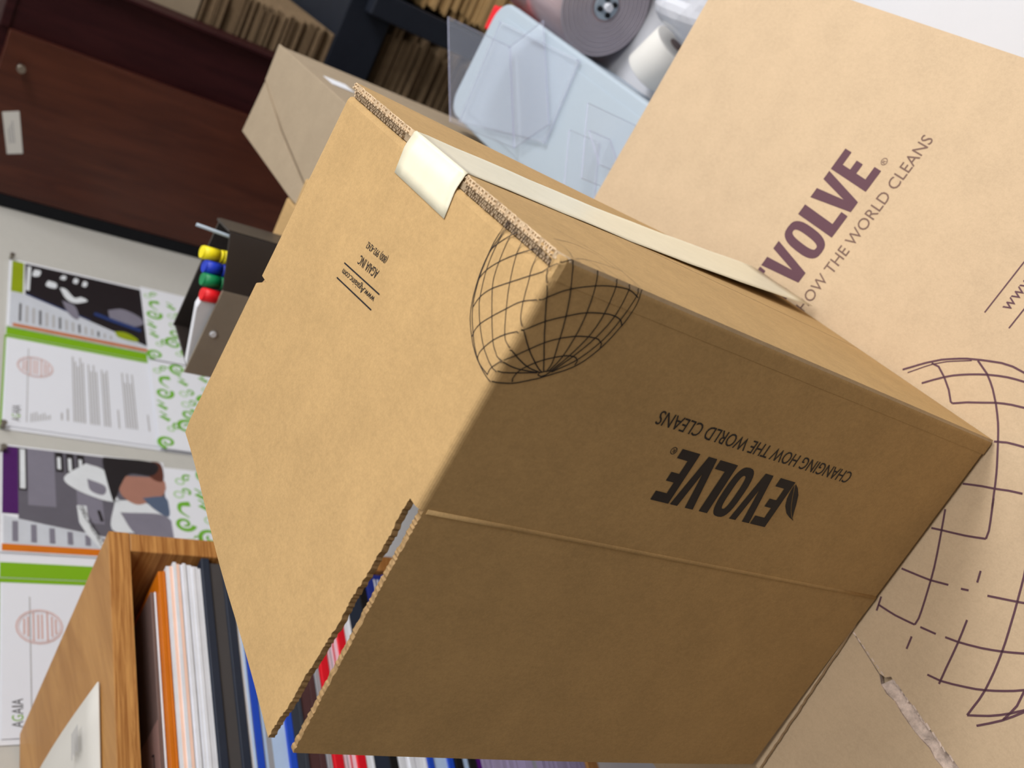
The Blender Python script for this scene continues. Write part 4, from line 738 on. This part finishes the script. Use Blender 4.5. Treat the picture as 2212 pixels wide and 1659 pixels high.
for i, (cn, f0, dz) in enumerate((('red', -.05, .004), ('green', .195, .006), ('blue', .41, .006), ('yellow', .635, .011))):
    b = P1.lerp(P2, f0) + Vector((-.011, .0125, 0)); lean = Vector((-.02 + .004 * i, .004, .11))
    base = up(b, OB + .0045) - Vector((lean.x * .0, 0, 0)); tp_ = up(b, OZ - .0185 + dz); ax = Vector((-.02, .02, 1)).normalized()
    mk = thing('marker_pen', cn + ' capped white marker standing in the pen organizer', 'marker', base, 'markers in the pen organizer')
    m = MB(); m.cyl(base, tp_, .0072, .0076, 18); m.build('barrel', M['paper'], mk)
    m = MB(); m.cyl(tp_ + ax * .0003, tp_ + ax * .006, .0083, .0083, 20); m.cyl(tp_ + ax * .006, tp_ + ax * .011, .0083, .0074, 20); m.cyl(tp_ + ax * .011, tp_ + ax * .031, .0078, .0083, 20); m.cyl(tp_ + ax * .031, tp_ + ax * .033, .0083, .0074, 20); m.build('cap', M['c_cap_' + cn] if cn != 'yellow' else M['c_yellow'], mk)
m = MB(); m.tube([(-.3905, 1.166, OB + .004), (-.388, 1.168, 1.25), (-.3835, 1.1705, 1.318)], .0022, 8); tag(m.build('glass_rod', M['bin']), 'thin pale rod standing beside the yellow marker', 'rod')

# ---------------------------------------------------------------- black rack with flattened cartons
RY = 2.45
t = thing('storage_rack', 'black steel rack with two deep shelves in the far corner', 'rack', (.05, RY + .22, 0))
m = MB(); m.box((-.46, RY, .576), (.62, RY + .45, .695)); m.build('shelf_board', M['rack'], t, .004)
m = MB(); m.box((-.46, RY + .01, .14), (.62, RY + .45, .19)); m.build('shelf_board', M['rack'], t, .004)
for x, y0 in ((-.135, RY - .045), (.58, RY + .0), (-.135, RY + .451), (.58, RY + .451)):
    m = MB(); m.box((x - .03, y0, 0), (x + .03, y0 + .042 if y0 < RY + .2 else y0 + .03, .93 if x > 0 else .655)); m.build('post', M['rack'], t, .004)
m = MB(); m.box((-.46, RY + .02, 0), (-.42, RY + .44, .139)); m.build('post', M['rack'], t, .004)
def sheets(n, x0, x1, y0, y1, z, th, group, label, jx=.01, jy=.012, mk='kraft_sheet', warp=0):
    m = MB(); m.box((x0, y0, 0), (x1, y1, th * .46)); m.box((x0 + .004, y0 + .002, th * .5), (x1 - .004, y1, th * .96))
    p = None
    for i in range(n):
        if p is None: o = p = m.build('flattened_carton', M[mk])
        else: o = p.copy(); C.objects.link(o)
        o.location = (random.uniform(-jx, jx), random.uniform(-jy, jy), z + th * i + .0004); o.rotation_euler.z = random.uniform(-.004, .004)
        tag(o, label, 'cardboard', group)
sheets(58, -.440, -.250, RY + .012, RY + .40, .696, .0054, 'flattened cartons on the rack shelf', 'flattened brown carton in the tall stack on top of the black rack', .007, .010)
sheets(40, -.40, -.185, RY + .05, RY + .42, .191, .0088, 'flattened cartons under the rack shelf', 'flattened brown carton in the shadowed stack left under the rack shelf', .02, .02)
sheets(30, -.085, .12, RY + .03, RY + .42, .191, .0115, 'flattened cartons right of the post', 'flattened tan carton in the stack right of the black rack post', .012, .012, 'kraft')
t = thing('cardboard_carton', 'small tan carton resting on the tall stack of flattened cartons', 'cardboard box', (-.34, RY + .2, 1.015))
m = MB(); m.box((-.440, RY + .01, 1.0135), (-.262, RY + .38, 1.165)); m.build('carton_body', M['kraft_grey'], t, .003)
m = MB(); m.box((-.352, RY + .02, 1.1652), (-.346, RY + .37, 1.1662)); m.build('seam_tape', M['tape'], t)

# ---------------------------------------------------------------- white tub, acrylic holders, rolls and bag on the worktop
YAW = Matrix.Rotation(math.radians(-4.2), 4, 'Z')
TUB = Matrix.Translation((-.0125, 1.235, ZT)) @ YAW
def T(x, y, z): return TUB @ Vector((x, y, z))
t = thing('storage_tub', 'bluish white plastic tub with a flat rounded lid behind the cartons', 'tub'); t.matrix_world = TUB
m = MB(); rbox(m, (-.177, -.285, .0005), (-.014, .205, .150), .03); m.build('tub_body', M['bin'], t, .004, local=True)
m = MB(); rbox(m, (-.187, -.30, .1505), (0, .222, .170), .034, 8); m.build('lid', M['bin'], t, .0045, 3, local=True)
m = MB(); rbox(m, (-.167, -.27, .1702), (-.02, .20, .1712), .02); m.build('lid_inset', M['bin'], t, .0006, local=True)
t = thing('sign_holder', 'clear acrylic sign holder standing on the white tub lid', 'sign holder', (-.11, 1.3, ZT + .172))
a, b = Vector((-.051, 1.355, 0)), Vector((-.167, 1.232, 0)); zt0, zt1 = .9122, 1.025
d_ = (b - a).normalized(); nn_ = Vector((d_.y, -d_.x, 0)) * .002
m = MB(); m.hexa([up(a, zt0), up(b, zt0), up(b + nn_, zt0), up(a + nn_, zt0)], [up(a, zt1), up(b, zt1), up(b + nn_, zt1), up(a + nn_, zt1)]); m.build('back_plate', M['acrylic'], t, .0004)
fo = Vector((-d_.y, d_.x, 0)) * -.075
m = MB(); m.hexa([up(a + nn_ * 1.02, zt0), up(b + nn_ * 1.02, zt0), up(b + nn_ - fo, zt0), up(a + nn_ - fo, zt0)], [up(a + nn_ * 1.02, zt0 + .002), up(b + nn_ * 1.02, zt0 + .002), up(b + nn_ - fo, zt0 + .002), up(a + nn_ - fo, zt0 + .002)]); m.build('foot_plate', M['acrylic'], t, .0004)
t = thing('acrylic_sheet', 'flat clear acrylic tray lying on the white tub lid', 'acrylic tray', (-.09, 1.3, ZT + .172))
Q = [Vector((-.027, 1.420, .9085)), Vector((-.022, 1.192, .9085)), Vector((-.139, 1.180, .9085)), Vector((-.187, 1.408, .9085))]
def inset(i, f): c0 = sum(Q, Vector()) / 4; return Q[i].lerp(c0, f)
m = MB(); m.sheet([p - Vector((0, 0, .0035)) for p in Q], (0, 0, .002)); m.build('tray_base', M['acrylic'], t, .0003)
m = MB()
for i in range(4):
    j = (i + 1) % 4; m.hexa([inset(i, 0) - Vector((0, 0, .0014)), inset(j, 0) - Vector((0, 0, .0014)), inset(j, .03) - Vector((0, 0, .0014)), inset(i, .03) - Vector((0, 0, .0014))], [inset(i, 0) + Vector((0, 0, .0016)), inset(j, 0) + Vector((0, 0, .0016)), inset(j, .03) + Vector((0, 0, .0016)), inset(i, .03) + Vector((0, 0, .0016))])
m.build('tray_rim', M['acrylic'], t)
t = thing('acrylic_block', 'small clear acrylic leaflet holder at the near end of the tub lid', 'leaflet holder', (-.1, 1.03, ZT + .172))
zb = ZT + .1725; zu = .985
for nm, p, q, hh in (('side_plate', (-.0585, 1.030), (-.136, .975), .0), ('front_plate', (-.100, 1.08), (-.172, 1.03), -.03), ('divider', (-.090, 1.063), (-.118, 1.012), -.045)):
    p, q = Vector((p[0], p[1], 0)), Vector((q[0], q[1], 0)); e_ = (q - p).normalized(); k_ = Vector((-e_.y, e_.x, 0)) * .002
    m = MB(); m.hexa([up(p, zb), up(q, zb), up(q + k_, zb), up(p + k_, zb)], [up(p, zu + hh), up(q, zu + hh), up(q + k_, zu + hh), up(p + k_, zu + hh)]); m.build(nm, M['acrylic'], t, .0004)
for o in list(C.objects):
    if o.type == 'MESH' and o.data.materials and o.data.materials[0] == M['acrylic']:
        o.data.materials.append(M['acrylic_edge']); big = max(p.area for p in o.data.polygons)
        for p in o.data.polygons:
            if p.area < big * .2: p.material_index = 1
# film roll with its hub facing the camera
RC = Vector((.0605, 1.335, ZT + .0765)); RA = Vector((-.073, -1, 0)).normalized()
t = thing('film_roll', 'wide roll of glossy grey film lying right of the white tub', 'film roll', RC - Vector((0, 0, .076)))
m = MB(); e0 = RC; e1 = RC - RA * .20; m.cyl(e0 - RA * .0005, e1, .0755, .0755, 56); m.build('film_winding', M['film_side'], t)
m = MB()
q = RA.to_track_quat('Z', 'Y')
for k in range(14):
    r0, r1 = .024 + .00368 * k, .024 + .00368 * (k + 1) - .0004; rg = lambda r, o: [e0 + q @ Vector((r * math.cos(a), r * math.sin(a), o)) for a in [2 * math.pi * i / 48 for i in range(48)]]
    m.loft([rg(r0, 0), rg(r0, .0010 + .0004 * (k % 2)), rg(r1, .0010 + .0004 * (k % 2)), rg(r1, 0)], 0, False, True)
m.build('end_face', M['film'], t)
m = MB(); m.cyl(e0 + RA * .0005, e0 + RA * .004, .020, .0195, 32); m.build('core_tube', M['bin'], t)
m = MB(); m.cyl(e0 + RA * .0042, e0 + RA * .012, .007, .006, 20); m.build('core_hub', M['paper'], t)
for k in range(4):
    a = math.radians(35 + 90 * k); p = e0 + RA * .0043 + q @ Vector((.0125 * math.cos(a), .0125 * math.sin(a), 0)); m = MB(); m.cyl(p, p + RA * .004, .0042, .0036, 12); m.build('core_slot', M['black'], t)
# small white paper roll in front of it
m = MB(); t = thing('paper_roll', 'small white paper roll lying in front of the film roll', 'paper roll', (.015, 1.205, ZT))
pa, pb = Vector((.002, 1.226, ZT + .0365)), Vector((.054, 1.196, ZT + .0365)); m.cyl(pa, pb, .036, .036, 40); m.build('paper_winding', M['paper_warm'], t, .002)
dr = (pb - pa).normalized(); m = MB(); m.cyl(pb + dr * .0002, pb + dr * .001, .011, .011, 20); m.build('core', M['c_gbrown'], t)
# plastic bag
def lump(name, label, cat, c, s, seed, mk, sub=4, amp=.28, fr=3.2):
    bm = bmesh.new(); bmesh.ops.create_icosphere(bm, subdivisions=sub, radius=1); rnd = random.Random(seed); dirs = [(Vector((rnd.gauss(0, 1), rnd.gauss(0, 1), rnd.gauss(0, 1))).normalized(), rnd.uniform(0, 6)) for _ in range(9)]
    for v in bm.verts:
        d = v.co.normalized(); k = sum(abs(math.sin(fr * d.dot(a) + p)) for a, p in dirs) / 9 - .6; v.co = d * (1 + amp * k * 2); v.co = Vector((v.co.x * s[0], v.co.y * s[1], max(v.co.z, -.75) * s[2]))
    me = bpy.data.meshes.new(name); bm.to_mesh(me); bm.free(); me.materials.append(M[mk])
    o = bpy.data.objects.new(name, me); C.objects.link(o); o.location = c; return tag(o, label, cat)
lump('plastic_bag', 'crumpled milky plastic bag between the paper roll and the large carton', 'plastic bag', (.112, 1.13, ZT + .055), (.058, .09, .072), 5, 'bag')
lump('plastic_bag', 'crumpled clear plastic bag beside the end of the film roll', 'plastic bag', (.19, 1.29, ZT + .053), (.05, .08, .07), 9, 'bag')
t = thing('plastic_box', 'small red plastic box behind the far corner of the white tub', 'box', (-.03, 1.512, ZT)); m = MB(); m.box((-.052, 1.490, ZT + .0005), (-.008, 1.535, ZT + .125)); m.build('box_shell', M['c_red'], t, .004)
m = MB(); m.box((-.050, 1.492, ZT + .1255), (-.010, 1.533, ZT + .134)); m.build('box_lid', M['c_red'], t, .003)
